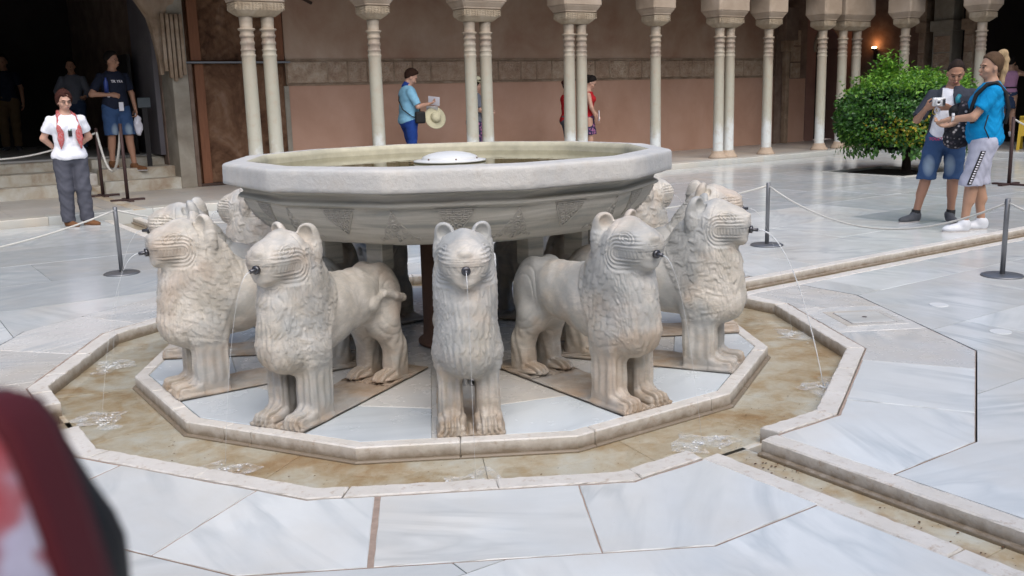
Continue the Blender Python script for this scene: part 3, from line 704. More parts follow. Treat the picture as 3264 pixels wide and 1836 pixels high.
def ornament(kind):
    A = Acc()
    if kind == 0:       # hanging triangle of geometric interlace on the middle of a face
        rows = 5
        for i in range(rows):
            n = rows - i; z = .935 - i * .027
            for j in range(n):
                s = (j - (n - 1) / 2) * .032
                if i < 2: ribbon(A, [(s - .012, z - .010), (s - .012, z + .010), (s + .012, z + .010), (s + .012, z - .010), (s - .012, z - .010)], .0032, 0); ribbon(A, [(s - .018, z), (s + .018, z)], .003, 0)
                else: ribbon(A, ring_path(s, z, .0105), .0034, 0)
        ribbon(A, [(-.085, .935), (-.075, .905), (-.052, .875), (-.03, .845), (0, .812), (.03, .845), (.052, .875), (.075, .905), (.085, .935)], .0032, 0)
        ribbon(A, [(-.10, .948), (.10, .948)], .0035, 0)
    else:               # standing triangle of leaf scrolls over a corner
        for s, z, r, a0, sp_ in [(0, .855, .022, 0, 0), (0, .855, .010, 0, 0), (0, .905, .013, 0, 0), (0, .93, .006, 0, 0), (-.045, .835, .016, 0, .01), (.045, .835, .016, 2, .01), (-.03, .808, .015, 1, .008), (.03, .808, .015, 4, .008), (0, .812, .013, 2, .006),
                                 (-.065, .80, .015, 3, .01), (.065, .80, .015, 0, .01), (-.092, .79, .011, 3, .006), (.092, .79, .011, 0, .006), (-.028, .878, .011, 0, .006), (.028, .878, .011, 0, .006), (0, .785, .009, 0, 0)]:
            ribbon(A, ring_path(s, z, r, a0, a0 + 7, 12, sp_), .0036, 1)
        ribbon(A, [(-.10, .782), (-.07, .815), (-.055, .85), (-.03, .875), (-.018, .91), (0, .945), (.018, .91), (.03, .875), (.055, .85), (.07, .815), (.10, .782)], .003, 1)
    return pydata('carved_ornament', A.v, A.f, False)
M['ornament'] = simple('raised_carving_marble', (.50, .475, .425), .6, noise=.18, scale=40, bump=.3)
om = [ornament(0), ornament(1)]
for me in om: me.materials.append(M['ornament'])
for k in range(24):
    o = link('carved_ornament', om[k % 2], None, fountain); o.rotation_euler = (0, 0, R(15 * k - 120))
# ================================================================== PALACE AROUND THE COURT
def plaster(name, c1, c2, c3, sc=.7, bump=.25):
    b = NB(name); n = b.noise(sc, 6, .6, b.pos, .4); n2 = b.noise(3.2, 6, .65, b.map(b.pos, (1, 1, .45)))
    c = b.ramp(n, [(.33, c1), (.5, c2), (.68, c3)]); c = b.mix(b.math('MULTIPLY', b.ramp(n2, [(.45, 0), (.75, 1)]), .35), c, c1)
    c = b.mix(b.math('MULTIPLY', b.noise(40, 5, .7), .25), c, tuple(x * .75 for x in c2))
    b.bump(b.noise(30, 6, .65), bump, .006); return b.fin(c, .9, spec=.2)
M['plaster_pink'] = plaster('pink_smooth_plaster', (.43, .255, .18), (.50, .31, .225), (.55, .355, .27))
M['plaster_tan'] = plaster('tan_blotched_plaster', (.37, .22, .155), (.45, .315, .23), (.52, .39, .30), .9)
M['stucco'] = plaster('carved_tan_stucco', (.20, .14, .095), (.32, .235, .165), (.42, .33, .25), 3.5, .6)
M['stucco_dark'] = plaster('dim_carved_stucco', (.13, .09, .07), (.19, .135, .105), (.25, .19, .15), 3, .7)
M['stucco_grey'] = plaster('grey_beige_stucco', (.22, .19, .15), (.30, .27, .22), (.38, .35, .29), 2, .5)
M['kerb_pale'] = marble_floor('pale_edge_marble', (.52,.53,.50), .3, .3, .4)
M['step'] = plaster('worn_step_marble', (.30,.22,.15), (.46,.42,.34), (.55,.55,.50), 3, .3)
M['plaster_dim'] = plaster('reddish_brown_plaster', (.20,.11,.09), (.26,.145,.115), (.30,.18,.14))
M['stucco_lilac'] = plaster('lilac_grey_plaster', (.11,.10,.11), (.15,.14,.155), (.19,.18,.19))
M['interior'] = simple('shade_black_interior_plaster', (.035, .03, .028), .9, noise=.3, scale=3, vec='p')  # darkness of the unlit rooms painted in as a near-black base
M['door_dark'] = simple('dark_door_wood', (.012, .010, .010), .7, noise=.3, scale=6)
def cob():
    b = NB('worn_brown_masonry'); n = b.noise(1.8, 7, .68, b.map(b.pos, (1, 1, .6)), .8)
    c = b.ramp(n, [(.33, (.07, .035, .022)), (.47, (.14, .075, .045)), (.58, (.20, .115, .07)), (.72, (.27, .18, .13))])
    b.bump(b.noise(16, 8, .75), .9, .03); return b.fin(c, .95, spec=.1)
M['cob'] = cob()
def wood(name, c1, c2):
    b = NB(name); n = b.noise(6, 6, .65, b.map(b.pos, (6, 6, .5))); b.bump(n, .4, .01); return b.fin(b.mix(n, c1, c2), .75)
M['timber'] = wood('orange_brown_timber', (.12, .045, .022), (.27, .11, .05))
M['timber_dark'] = wood('dark_timber', (.03, .016, .012), (.08, .045, .03))
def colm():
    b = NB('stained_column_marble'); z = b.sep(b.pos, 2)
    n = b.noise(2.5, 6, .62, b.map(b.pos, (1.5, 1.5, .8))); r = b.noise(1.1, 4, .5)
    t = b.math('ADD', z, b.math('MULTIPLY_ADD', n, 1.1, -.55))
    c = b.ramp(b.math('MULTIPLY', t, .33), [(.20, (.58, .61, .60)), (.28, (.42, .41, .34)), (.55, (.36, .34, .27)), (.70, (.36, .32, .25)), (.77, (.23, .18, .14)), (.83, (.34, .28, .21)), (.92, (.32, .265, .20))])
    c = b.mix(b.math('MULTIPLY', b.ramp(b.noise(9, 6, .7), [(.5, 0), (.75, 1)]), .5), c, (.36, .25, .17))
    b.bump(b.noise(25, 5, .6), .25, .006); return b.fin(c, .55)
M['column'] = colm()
M['capital'] = plaster('warm_capital_stone', (.27, .21, .145), (.35, .285, .205), (.43, .36, .275), 5, .6)
M['impost'] = plaster('pale_impost_stucco', (.29, .225, .165), (.36, .285, .215), (.43, .35, .275), 2, .5)
M['col_base'] = simple('pinkish_base_stone', (.42, .33, .25), .8, noise=.2, bump=.3)
GZ = .10; V0, VW = 8.5, 11.5; UE = 16.1; UW = 19.4; ZT = 3.55
# gallery floor and its edge
gf = empty('gallery_floor', kind='structure')
x = -15.9
while x < 19.3:
    w = min(random.uniform(1.0, 1.6), 19.4 - x)
    for (a, b_) in ((8.82, 9.9), (9.9, 11.6)): prism('slab', [(x, a), (x + w, a), (x + w, b_), (x, b_)], -.12, GZ + random.uniform(-.001, .001), M['gallery_floor'], gf, .002, .002)
    x += w
x = -15.9
while x < UE - .05:
    w = min(random.uniform(.9, 1.5), UE - x); prism('edge_block', [(x, V0), (x + w, V0), (x + w, 8.82), (x, 8.82)], -.12, GZ + .004, M['kerb_pale'] if 'kerb_pale' in M else M['floor'], gf, .002, .01, jit=.003, step=.1); x += w
y = -8.4
while y < V0 - .05:
    w = min(random.uniform(.9, 1.5), V0 - y); prism('edge_block', [(UE, y), (UE + .32, y), (UE + .32, y + w), (UE, y + w)], -.12, GZ + .004, M['floor'], gf, .002, .01, jit=.003, step=.1)
    prism('slab', [(UE + .32, y), (UW + .1, y), (UW + .1, y + w), (UE + .32, y + w)], -.12, GZ, M['gallery_floor'], gf, .002, .002); y += w
prism('edge_block', [(UE, V0), (UE + .32, V0), (UE + .32, 8.82), (UE, 8.82)], -.12, GZ + .004, M['floor'], gf, .002, .01)
# ---- columns
def shaft(name, x, y, parent, r=.105, zb=GZ + .14, zt=2.69):
    pr = [(r * 1.0, zb), (r * 1.02, zb + .01)]
    for i in range(9): t = i / 8; pr.append((r * (1.0 - .06 * t), zb + .03 + t * (2.10 - zb - .03)))
    rr = r * .93
    for z0, z1, k in ((2.12, 2.15, 1.12), (2.165, 2.19, 1.02), (2.20, 2.225, 1.10), (2.24, 2.28, 1.0), (2.29, 2.33, 1.09), (2.345, 2.385, .98), (2.39, 2.43, 1.1), (2.445, 2.475, 1.0), (2.49, 2.515, 1.28)):
        pr += [(rr * k * .95, z0), (rr * k, (z0 + z1) / 2), (rr * k * .95, z1)]
    pr += [(rr * .93, 2.52), (rr * .95, 2.60), (rr * 1.03, zt + .02)]
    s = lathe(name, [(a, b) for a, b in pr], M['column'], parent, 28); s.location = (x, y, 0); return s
def base(x, y, parent):
    s = lathe('base', [(.19, GZ), (.19, GZ + .025), (.165, GZ + .05), (.145, GZ + .085), (.125, GZ + .12), (.125, GZ + .145)], M['col_base'], parent, 24); s.location = (x, y, 0)
def loft_sq(name, secs, mat, parent, per=10, amp=.0, seed=0):
    rs = np.random.RandomState(seed); v = []; f = []; n = per * 4
    for hx, hy, z, pw in secs:
        for k in range(n):
            t = 2 * math.pi * (k + .5) / n; c, s = math.cos(t), math.sin(t); q = (abs(c) ** pw + abs(s) ** pw) ** (-1 / pw); j = 1 + amp * (rs.rand() - .5)
            v.append((hx * c * q * j, hy * s * q * j, z))
    for i in range(len(secs) - 1):
        for k in range(n): k2 = (k + 1) % n; f.append((i * n + k, i * n + k2, (i + 1) * n + k2, (i + 1) * n + k))
    f += [tuple(range(n))[::-1], tuple((len(secs) - 1) * n + k for k in range(n))]
    return link(name, pydata(name, v, f), mat, parent)
def column(pos, label, xs=(0,), group='columns of the arcade', along=True):
    tw = len(xs) > 1
    rt = empty('twin_column' if tw else 'marble_column', (pos[0], pos[1], 0), 0 if along else R(90), label, 'column', group)
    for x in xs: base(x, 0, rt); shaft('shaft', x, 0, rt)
    hw = (xs[-1] - xs[0]) / 2; cx = (xs[0] + xs[-1]) / 2
    cap = loft_sq('capital', [(hw + .11, .11, 2.68, 4), (hw + .15, .15, 2.71, 5), (hw + .195, .195, 2.755, 9), (hw + .20, .20, 2.79, 14), (hw + .20, .20, 2.865, 14), (hw + .17, .17, 2.872, 14)], M['capital'], rt, 14, .03, 1)
    # scrollwork blocks on the capital faces
    A = Acc()
    for sgn in (-1, 1):
        for i in range(int((hw + .2) * 2 / .052)):
            x = -(hw + .18) + .052 * i + .02
            for z in (2.775, 2.81, 2.845):
                pth = [(x + .016 * math.cos(t + i), sgn * .203, z + .012 * math.sin(t + i)) for t in [q * .9 for q in range(6)]]
                A.add(*tube_data(pth, .0055, 4))
    for sgn in (-1, 1):
        for i in range(7):
            y = -.17 + .052 * i
            for z in (2.775, 2.81, 2.845):
                pth = [(sgn * (hw + .203), y + .016 * math.cos(t + i), z + .012 * math.sin(t + i)) for t in [q * .9 for q in range(6)]]
                A.add(*tube_data(pth, .0055, 4))
    cv_ = A.build('carved_scrolls', M['capital'], rt); cv_['kind'] = 'stuff'; cv_.location = (cx, 0, 0)
    cap.location = (cx, 0, 0)
    im = loft_sq('impost', [(hw + .185, .185, 2.87, 16), (hw + .215, .21, 2.885, 20), (hw + .215, .21, 2.905, 20), (hw + .225, .22, 2.915, 20), (hw + .265, .26, 2.975, 20), (hw + .27, .262, 2.995, 20), (hw + .285, .275, 3.0, 20), (hw + .285, .275, ZT, 20)], M['impost'], rt, 16)
    im.location = (cx, 0, 0); return rt
VC = 8.97
column((-8.2, VC), 'single marble column far to the left of the portal'); column((-6.2, VC), 'second marble column left of the portal'); column((-4.1, VC), 'marble column left of the dark portal')
column((2.215, VC), 'twin marble columns before the brown masonry panel, leftmost pair of the arcade', (-.16, .16))
column((4.08, VC), 'single slim marble column just left of the man in the light blue shirt')
column((6.00, VC), 'twin marble columns hiding the person in the grey top', (-.155, .155))
column((8.07, VC), 'twin marble columns hiding the woman in the red top', (-.14, .14))
column((10.02, VC), 'single slim marble column rising behind the right corner of the basin')
column((11.90, VC), 'twin marble columns with both pink bases in view, right of the basin', (-.15, .15))
column((13.20, VC), 'single marble column between the pair with pink bases and the arched doorway')
column((14.95, VC), 'single marble column just left of the dark arched doorway')
column((15.90, VC), 'twin marble columns at the corner of the court, left of the wall lamp', (-.25, .25))
column((16.4, 7.93), 'marble column rising directly behind the clipped tree', along=False); column((16.4, 6.2), 'marble column behind the ponytail of the woman in bright blue', along=False)
column((16.4, 3.6), 'marble column of the far pavilion beyond the right edge', along=False)
# ---- upper walls, roof, ceilings
def thing(name, label, cat, loc=(0, 0, 0)): return empty(name, loc, 0, label, cat)
uw = thing('arcade_wall', 'pale stucco wall carried above the long row of arcade columns', 'wall')
box('lintel', (-16, 8.72, ZT), (UE + .2, 9.22, 5.6), M['impost'], uw); box('eave', (-16.2, 7.9, 5.6), (UE, 12, 5.75), M['timber_dark'], uw); box('ceiling', (-16, 9.22, 3.95), (19.4, 11.5, 4.02), M['timber_dark'], uw)
ue = thing('pavilion_wall', 'pale stucco wall above the columns at the right end of the court', 'wall')
box('lintel', (16.15, -8.7, ZT), (16.65, 8.72, 5.6), M['impost'], ue); box('ceiling', (16.65, -8.7, 3.95), (24, 9.2, 4.02), M['timber_dark'], ue); box('eave', (15.3, -8.5, 5.6), (24, 7.9, 5.75), M['timber_dark'], ue)
us = thing('south_arcade_wall', 'plain stucco palace wall with dark gallery behind the camera', 'wall')
box('lintel', (-16, -9.2, 3.2), (16, -8.7, 5.6), M['impost'], us); box('back', (-16, -11.7, -.1), (16, -11.5, 5.6), M['plaster_pink'], us); box('ceiling', (-16, -11.5, 3.95), (16, -9.2, 4.02), M['timber_dark'], us)
for i in range(16):
    x = -15 + 2 * i; box('pier', (x - .12, -9.1, 0), (x + .12, -8.86, 3.2), M['column'], us)
ww = thing('west_arcade_wall', 'plain stucco palace wall closing the court beyond the left edge', 'wall')
box('lintel', (-16.7, -9.2, 3.2), (-16.2, 9.2, 5.6), M['impost'], ww); box('back', (-19.5, -11.5, -.1), (-19.3, 11.5, 5.6), M['plaster_pink'], ww); box('ceiling', (-19.3, -9.2, 3.95), (-16.7, 9.2, 4.02), M['timber_dark'], ww)
# ---- back wall
bw = thing('plaster_wall', 'long pink plaster gallery wall with a carved stucco band at head height', 'wall')
U0 = 3.62
box('dado', (U0 + .03, VW, GZ - .1), (16.35, VW + .3, 1.735), M['plaster_pink'], bw)
box('upper_plaster', (U0, VW + .005, 2.20), (16.35, VW + .3, 4.0), M['plaster_tan'], bw)
box('frieze_ground', (U0, VW + .012, 1.76), (16.35, VW + .3, 2.17), M['stucco'], bw)
box('lower_moulding', (U0, VW - .022, 1.735), (16.35, VW + .28, 1.76), M['stucco'], bw, .006); box('upper_moulding', (U0, VW - .018, 2.17), (16.35, VW + .28, 2.20), M['stucco'], bw, .006)
box('edge_moulding', (U0 - .06, VW - .02, GZ), (U0 + .03, VW + .26, 1.735), M['stucco_grey'], bw, .01)
def relief_panel(w, h, kind, seed):
    nx, nz = int(w / .011), int(h / .011); X, Z = np.meshgrid(np.linspace(-w / 2, w / 2, nx), np.linspace(-h / 2, h / 2, nz)); k = 2 * np.pi / .062
    if kind == 0: H = np.maximum(np.abs(np.sin(k * .5 * (X + Z * .9) + 1.5 * np.sin(Z * 30 + seed))), np.abs(np.sin(k * .5 * (X - Z * .9) + 1.5 * np.cos(X * 25))))
    elif kind == 1: H = np.abs(np.sin(k * .5 * X + 2 * np.sin(Z * 22 + seed)) * np.sin(k * .45 * Z + 2 * np.sin(X * 26)))
    else: r = np.sqrt(X ** 2 + Z ** 2); t = np.arctan2(Z, X); H = .5 + .5 * np.sin(r * 110 + 3 * np.sin(8 * t)) 
    edge = np.minimum(np.minimum(w / 2 - np.abs(X), h / 2 - np.abs(Z)) / .018, 1); H = np.where(edge > .95, H * .024, .026 * (edge > .2)) 
    P = np.stack([X, -H, Z], -1).reshape(-1, 3); i = np.arange((nx - 1) * (nz - 1)); a = (i // (nx - 1)) * nx + i % (nx - 1)
    return fast_mesh('carved_panel', P, np.stack([a, a + 1, a + nx + 1, a + nx], 1), False)
pm = [relief_panel(.74, .37, 0, .4), relief_panel(.36, .37, 2, 0), relief_panel(.52, .37, 1, 1.2), relief_panel(.36, .37, 1, 2.2)]
def frieze():
    b = NB('carved_frieze_stucco'); n = b.noise(6, 6, .7); c = b.ramp(n, [(.35, (.30, .21, .15)), (.5, (.42, .32, .235)), (.65, (.50, .41, .32))]); c = b.mix(b.math('MULTIPLY', b.rnd, .5), c, (.34, .22, .155))
    b.bump(b.noise(60, 4, .6), .5, .01); return b.fin(c, .9, spec=.1)
M['frieze'] = frieze()
for q in pm: q.materials.append(M['frieze'])
x = U0 + .03; seq = [0, 3, 1, 2, 3, 1]; i = 0
while x < 16.2:
    k = seq[i % 6]; w = (.74, .36, .52, .36)[k]
    if x + w > 16.3: break
    o = link('carved_panel', pm[k], None, bw); o.location = (x + w / 2, VW + .010, 1.965); x += w + .035; i += 1
# corner piers with carved stucco, arched doorway
cp = thing('corner_pier', 'dim carved stucco pier in the shaded corner right of the plaster wall', 'pier')
box('pier_body', (16.35, VW - .06, GZ), (16.75, VW + .3, 4.0), M['stucco_dark'], cp)
box('slender_shaft', (16.58, VW - .20, GZ), (16.72, VW - .06, 2.35), M['stucco'], cp, .03); box('shaft_capital', (16.52, VW - .24, 2.35), (16.80, VW - .055, 2.62), M['stucco'], cp, .02); box('bracket', (16.40, VW - .32, 2.62), (16.86, VW - .05, 3.4), M['stucco_dark'], cp, .02)
box('carved_band', (16.76, VW + .0, 1.70), (17.6, VW + .3, 4.0), M['stucco_dark'], cp); box('dado', (16.76, VW + .02, GZ), (17.6, VW + .31, 1.695), M['plaster_pink'], cp)
for j in range(3):
    o = link('carved_panel', pm[1], None, cp); o.location = (17.15, VW - .004, 1.9 + .4 * j)
ad = thing('arched_doorway', 'dark arched doorway in the far corner left of the corner columns', 'doorway')
v = []; n = 18; xc, hw_, zs = 18.42, .46, 2.35
op = [(xc - hw_, GZ)] + [(xc - hw_ * math.cos(math.pi * i / n) * (1.06 if 0 < i < n else 1), zs + .62 * math.sin(math.pi * i / n)) for i in range(n + 1)] + [(xc + hw_, GZ)]
ou = [(17.6, GZ)] + [(17.6 + (19.4 - 17.6) * i / n, 4.0) for i in range(n + 1)] + [(19.4, GZ)]
mv = [(x, VW, z) for x, z in op] + [(x, VW, z) for x, z in ou] + [(x, VW + .45, z) for x, z in op]; L = len(op)
link('surround', pydata('surround', mv, [(i, L + i, L + i + 1, i + 1) for i in range(L - 1)] + [(i + 1, 2 * L + i + 1, 2 * L + i, i) for i in range(L - 1)]), M['plaster_dim'] if 'plaster_dim' in M else M['stucco_dark'], ad)
bd = [(x, VW - .03, z) for x, z in op[1:-1]] + [(xc + (x - xc) * 1.18, VW - .03, zs + (z - zs) * 1.18) for x, z in op[1:-1]] + [(xc + (x - xc) * 1.18, VW + .02, zs + (z - zs) * 1.18) for x, z in op[1:-1]]; L2 = len(op) - 2
link('arch_band', pydata('arch_band', bd, [(i + 1, i, L2 + i, L2 + i + 1) for i in range(L2 - 1)] + [(L2 + i + 1, L2 + i, 2 * L2 + i, 2 * L2 + i + 1) for i in range(L2 - 1)]), M['stucco_grey'], ad)
box('door_leaf', (xc - .6, VW + .40, GZ), (xc + .6, VW + .46, 3.2), M['door_dark'], ad)
# far (right-hand) wall with piers and the dark pavilion opening
ew = thing('far_gallery_wall', 'dim carved wall behind the clipped tree at the end of the gallery', 'wall')
box('wall', (UW, 9.35, GZ), (UW + .3, VW, 4.0), M['stucco_dark'], ew); box('dado', (UW - .02, 9.35, GZ), (UW + .29, VW - .001, 1.7), M['plaster_dim'] if 'plaster_dim' in M else M['plaster_pink'], ew)
for a, b_, m_ in ((9.15, 9.33, 'stucco'), (8.45, 8.95, 'stucco_grey'), (7.9, 8.15, 'stucco')):
    p_ = thing('stucco_pier', {9.15: 'narrow reddish stucco pier behind the tree, left of the wide carved pier', 8.45: 'wide pale carved stucco pier rising above the tree', 7.9: 'narrow stucco pier beside the dark pavilion opening'}[a], 'pier')
    box('pier_body', (UW - .35, a, GZ), (UW + .1, b_, 4.0), M[m_], p_, .02)
    box('pier_capital', (UW - .42, a - .05, 2.7), (UW + .1, b_ + .05, 2.95), M[m_], p_, .02)
    for z in (1.6, 2.0, 2.4): o = link('carved_panel', pm[1], None, p_); o.location = (UW - .352, (a + b_) / 2, z); o.rotation_euler = (0, 0, R(-90)); o.scale = ((b_ - a) * 2.3, 1, 1)
pr_ = thing('pavilion_interior', 'dark interior wall seen through the pavilion at the upper right', 'wall')
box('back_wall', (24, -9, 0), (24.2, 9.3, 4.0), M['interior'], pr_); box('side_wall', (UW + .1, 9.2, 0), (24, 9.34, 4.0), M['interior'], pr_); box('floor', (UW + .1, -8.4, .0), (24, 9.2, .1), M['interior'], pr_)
# wall lamp
M['bulb'] = NB('glowing_lamp'); bb = M['bulb']; bb.b.inputs['Emission Color'].default_value = (1, .62, .3, 1); bb.b.inputs['Emission Strength'].default_value = 14; M['bulb'] = bb.fin((1, .8, .6), .5)
lp = thing('wall_lamp', 'small lit wall lamp glowing orange beside the corner columns', 'lamp', (UW - .12, 10.72, 2.40))
lathe('lamp_bowl', [(.02, -.06), (.05, -.04), (.085, 0), (.088, .01)], M['rust'], lp, 20); lathe('bulb', [(.03, .012), (.06, .018), (.062, .04), (.03, .055)], M['bulb'], lp, 16); box('bracket', (0, -.02, -.30), (.12, .02, -.03), M['rust'], lp)
pl = bpy.data.lights.new('lamp_light', 'POINT'); pl.energy = 2.2; pl.color = (1, .36, .12); pl.shadow_soft_size = .06; plo = bpy.data.objects.new('lamp_light', pl); COL.objects.link(plo); plo.parent = lp; plo.location = (-.03, 0, .14)
# ---- weathered masonry panel in a timber frame
mp = thing('masonry_panel', 'worn brown masonry and timber panel behind the leftmost twin columns', 'wall panel')
def rough_sheet(name, u0, u1, z0, z1, y, amp, mat, parent, st=.03, seed=1):
    rs = np.random.RandomState(seed); nx, nz = int((u1 - u0) / st), int((z1 - z0) / st); X, Z = np.meshgrid(np.linspace(u0, u1, nx), np.linspace(z0, z1, nz))
    H = amp * (.5 * np.sin(X * 13 + 2 * np.sin(Z * 7)) * np.sin(Z * 17 + np.sin(X * 9)) + .5 * rs.rand(nz, nx) + .4 * np.sin(X * 31) * np.sin(Z * 37)); H[0] = H[-1] = 0; H[:, 0] = H[:, -1] = 0
    P = np.stack([X, y - H, Z], -1).reshape(-1, 3); i = np.arange((nx - 1) * (nz - 1)); a = (i // (nx - 1)) * nx + i % (nx - 1); return link(name, fast_mesh(name, P, np.stack([a, a + 1, a + nx + 1, a + nx], 1)), mat, parent)
rough_sheet('upper_masonry', 2.14, 3.46, 2.18, 3.98, VW + .02, .05, M['cob'], mp); rough_sheet('lower_masonry', 2.16, 3.56, GZ + .05, 2.12, VW + .0, .035, M['cob'], mp, seed=4)
box('backing', (1.9, VW + .05, 0), (U0, VW + .3, 4.0), M['cob'], mp)
box('timber_post', (1.97, VW - .05, 2.17), (2.14, VW + .1, 3.98), M['timber'], mp, .008); box('timber_post', (3.45, VW - .05, 2.17), (3.585, VW + .1, 3.98), M['timber'], mp, .008)
box('timber_post', (2.02, VW - .03, GZ), (2.17, VW + .08, 2.12), M['timber'], mp, .01); box('metal_rail', (1.84, VW - .13, 2.125), (3.66, VW + .0, 2.155), M['steel'], mp, .004)
box('threshold', (1.95, VW - .10, GZ), (3.58, VW + .0, GZ + .045), M['timber_dark'], mp, .006)
rl = tube('roof_bar', [(3.3, 11.2, 3.46), (4.12, 11.36, 3.14)], .028, M['timber_dark'], None, 10); tag(rl, 'dark slanting bar at the top edge right of the leftmost twin columns', 'bar')
# ---- portal: jamb pillar, springing of the arch, dark hall, steps
jb = thing('portal_jamb', 'grey-beige pillar of the portal with broken carved stucco hanging from its top', 'pillar')
box('pillar', (1.62, VW - .12, GZ), (1.88, VW + .5, 4.0), M['stucco_grey'], jb, .012)
box('door_post', (1.885, VW - .10, GZ), (1.955, VW + .2, 2.12), M['stucco_dark'], jb, .01)
for i in range(5):
    a = 1.50 + .072 * i; zb = 1.84 + .05 * abs(i - 2) + (.06 if i == 0 else 0)
    box('carved_rib', (a, VW - .20 - .02 * (i % 2), zb), (a + .055, VW - .118, 2.9), M['stucco'], jb, .014)
sec = [(.03, .06, 1.95, 6), (.06, .08, 2.3, 6), (.10, .10, 2.6, 6), (.16, .12, 2.85, 6), (.30, .15, 3.1, 6), (.55, .18, 3.4, 6), (.9, .2, 3.8, 6)]
ac = loft_sq('arch_springing', [(h, w, z, p) for h, w, z, p in sec], M['stucco'], jb, 10, .08, 3); ac.location = (1.50, VW + .02, 0)
hall = thing('portal_hall', 'black interior of the great portal at the upper left', 'hall')
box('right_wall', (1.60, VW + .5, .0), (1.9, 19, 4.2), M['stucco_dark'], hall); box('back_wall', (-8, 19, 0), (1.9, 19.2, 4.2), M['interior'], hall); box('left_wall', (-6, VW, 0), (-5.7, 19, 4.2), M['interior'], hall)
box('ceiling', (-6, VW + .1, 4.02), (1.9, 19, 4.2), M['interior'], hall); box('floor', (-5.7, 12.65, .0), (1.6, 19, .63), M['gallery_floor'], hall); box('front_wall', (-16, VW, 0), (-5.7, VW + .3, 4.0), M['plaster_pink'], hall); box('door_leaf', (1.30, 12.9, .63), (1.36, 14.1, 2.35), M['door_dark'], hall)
box('lintel', (-6, VW - .1, 3.28), (1.62, VW + .6, 5.6), M['stucco_grey'], hall)  # unseen lintel, added low over the opening to keep light out of the hall
box('pale_reveal', (1.52, 12.1, .63), (1.61, 13.4, 3.35), M['stucco_lilac'] if 'stucco_lilac' in M else M['stucco_grey'], hall)
st = thing('portal_steps', 'worn pale marble steps climbing to the dark portal', 'steps')
for u0, u1 in ((.42, 1.80), (-5.0, -.02)):
    for (va, z0, z1) in ((11.4, GZ, .285), (11.72, .285, .46), (12.25, .46, .60)):
        x = u0
        while x < u1 - .02:
            w = min(random.uniform(1.2, 1.8), u1 - x)
            if u1 - x - w < .5: w = u1 - x
            e = u1 if va < 12 else u1
            prism('tread', [(x, va), (x + w, va), (x + w, 12.7), (x, 12.7)], z0 - .1 if z0 > GZ else 0, z1 + random.uniform(-.003, .003), M['step'] if 'step' in M else M['kerb'], st, .0015, .014, jit=.004, step=.1); x += w
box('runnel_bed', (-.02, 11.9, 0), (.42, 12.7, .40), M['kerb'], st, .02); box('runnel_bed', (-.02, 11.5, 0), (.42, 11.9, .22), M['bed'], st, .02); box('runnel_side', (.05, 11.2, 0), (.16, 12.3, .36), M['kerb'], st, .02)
prism('runnel_strip', [(.14, 8.5), (.30, 8.5), (.30, 11.4), (.14, 11.4)], .0, GZ + .006, M['bed'], st, .002, .002)
# ---- rope barriers
def post(x, y, z, label, h=.60, steel=True):
    rt = empty('barrier_post' if steel else 'rusty_post', (x, y, z), 0, label, 'post', 'steel rope posts round the fountain' if steel else 'rusty rope posts by the steps')
    if steel:
        lathe('base', [(.155, 0), (.155, .008), (.145, .014), (.03, .018)], M['steel'], rt, 36); lathe('pole', [(.019, .016), (.019, h - .004), (.016, h)], M['steel'], rt, 16); tube('rope_eye', [(.0, -.022, h - .03), (.0, .022, h - .03)], .007, M['steel'], rt, 8)
    else:
        box('base', (-.24, -.035, 0), (.24, .035, .03), M['rust'], rt, .004); box('base', (-.035, -.24, 0), (.035, .24, .026), M['rust'], rt, .004); lathe('pole', [(.026, .02), (.024, h)], M['rust'], rt, 12)
    return rt
post(-1.05, 4.02, 0, 'steel barrier post left of the lions, in front of the woman in white'); post(4.19, 1.17, 0, 'steel barrier post just right of the right-end lion'); post(4.29, -1.07, 0, 'steel barrier post at the right edge of the photo')
post(.40, 9.9, GZ, 'nearer rusty post before the portal steps, a sagging rope on its left', 1.12, False); post(.28, 10.95, GZ, 'farther rusty post between woman and man at the steps', 1.05, False)
post(10.92, 2.48, 0, 'tall rusty post right of the woman in bright blue', .98, False)
def rope(a, b_, sag, label, r=.009, n=24):
    a, b_ = Vector(a), Vector(b_); pts = [a.lerp(b_, i / n) - Vector((0, 0, sag * 4 * (i / n) * (1 - i / n))) for i in range(n + 1)]
    o = tube('rope', pts, r, M['rope'], None, 6); tag(o, label, 'rope', 'white barrier ropes')
rope((4.19, 1.17, .57), (4.29, -1.07, .57), .30, 'white rope sagging between the two right-hand steel posts'); rope((4.29, -1.07, .57), (4.2, -3.4, .57), .22, 'white rope leaving the right edge post to the right')
rope((-1.05, 4.02, .57), (-4.1, 3.1, .57), .22, 'white rope running left from the post before the woman in white'); rope((-1.05, 4.02, .57), (1.5, 4.15, .57), .22, 'white rope running behind the left lions'); rope((4.19, 1.17, .57), (1.5, 4.15, .57), .30, 'white rope running behind the right-end lion')
post(1.5, 4.15, 0, 'steel barrier post hidden behind the basin')
rope((.40, 9.9, 1.16), (.28, 10.95, 1.10), .62, 'white rope hanging in a deep loop between the two rusty posts', .018); rope((.28, 10.95, 1.08), (-2.6, 11.0, 1.12), .35, 'white rope from the farther rusty post toward the left', .014); rope((10.92, 2.48, .95), (13.6, 2.0, .95), .3, 'white rope leaving the tall rusty post to the right', .012)
# small lectern sign by the jamb
ls = empty('lectern_sign', (1.28, 11.95, .46), R(-15), 'small grey slanted sign on a dark post beside the portal pillar', 'sign')
box('post', (-.04, -.03, 0), (.04, .03, .98), M['door_dark'], ls); pn = box('panel', (-.10, -.02, 0), (.10, .02, .17), simple('grey_blue_sign', (.06, .075, .085), .5), ls, .006); pn.location = (0, -.03, .97); pn.rotation_euler = (R(-20), 0, 0)
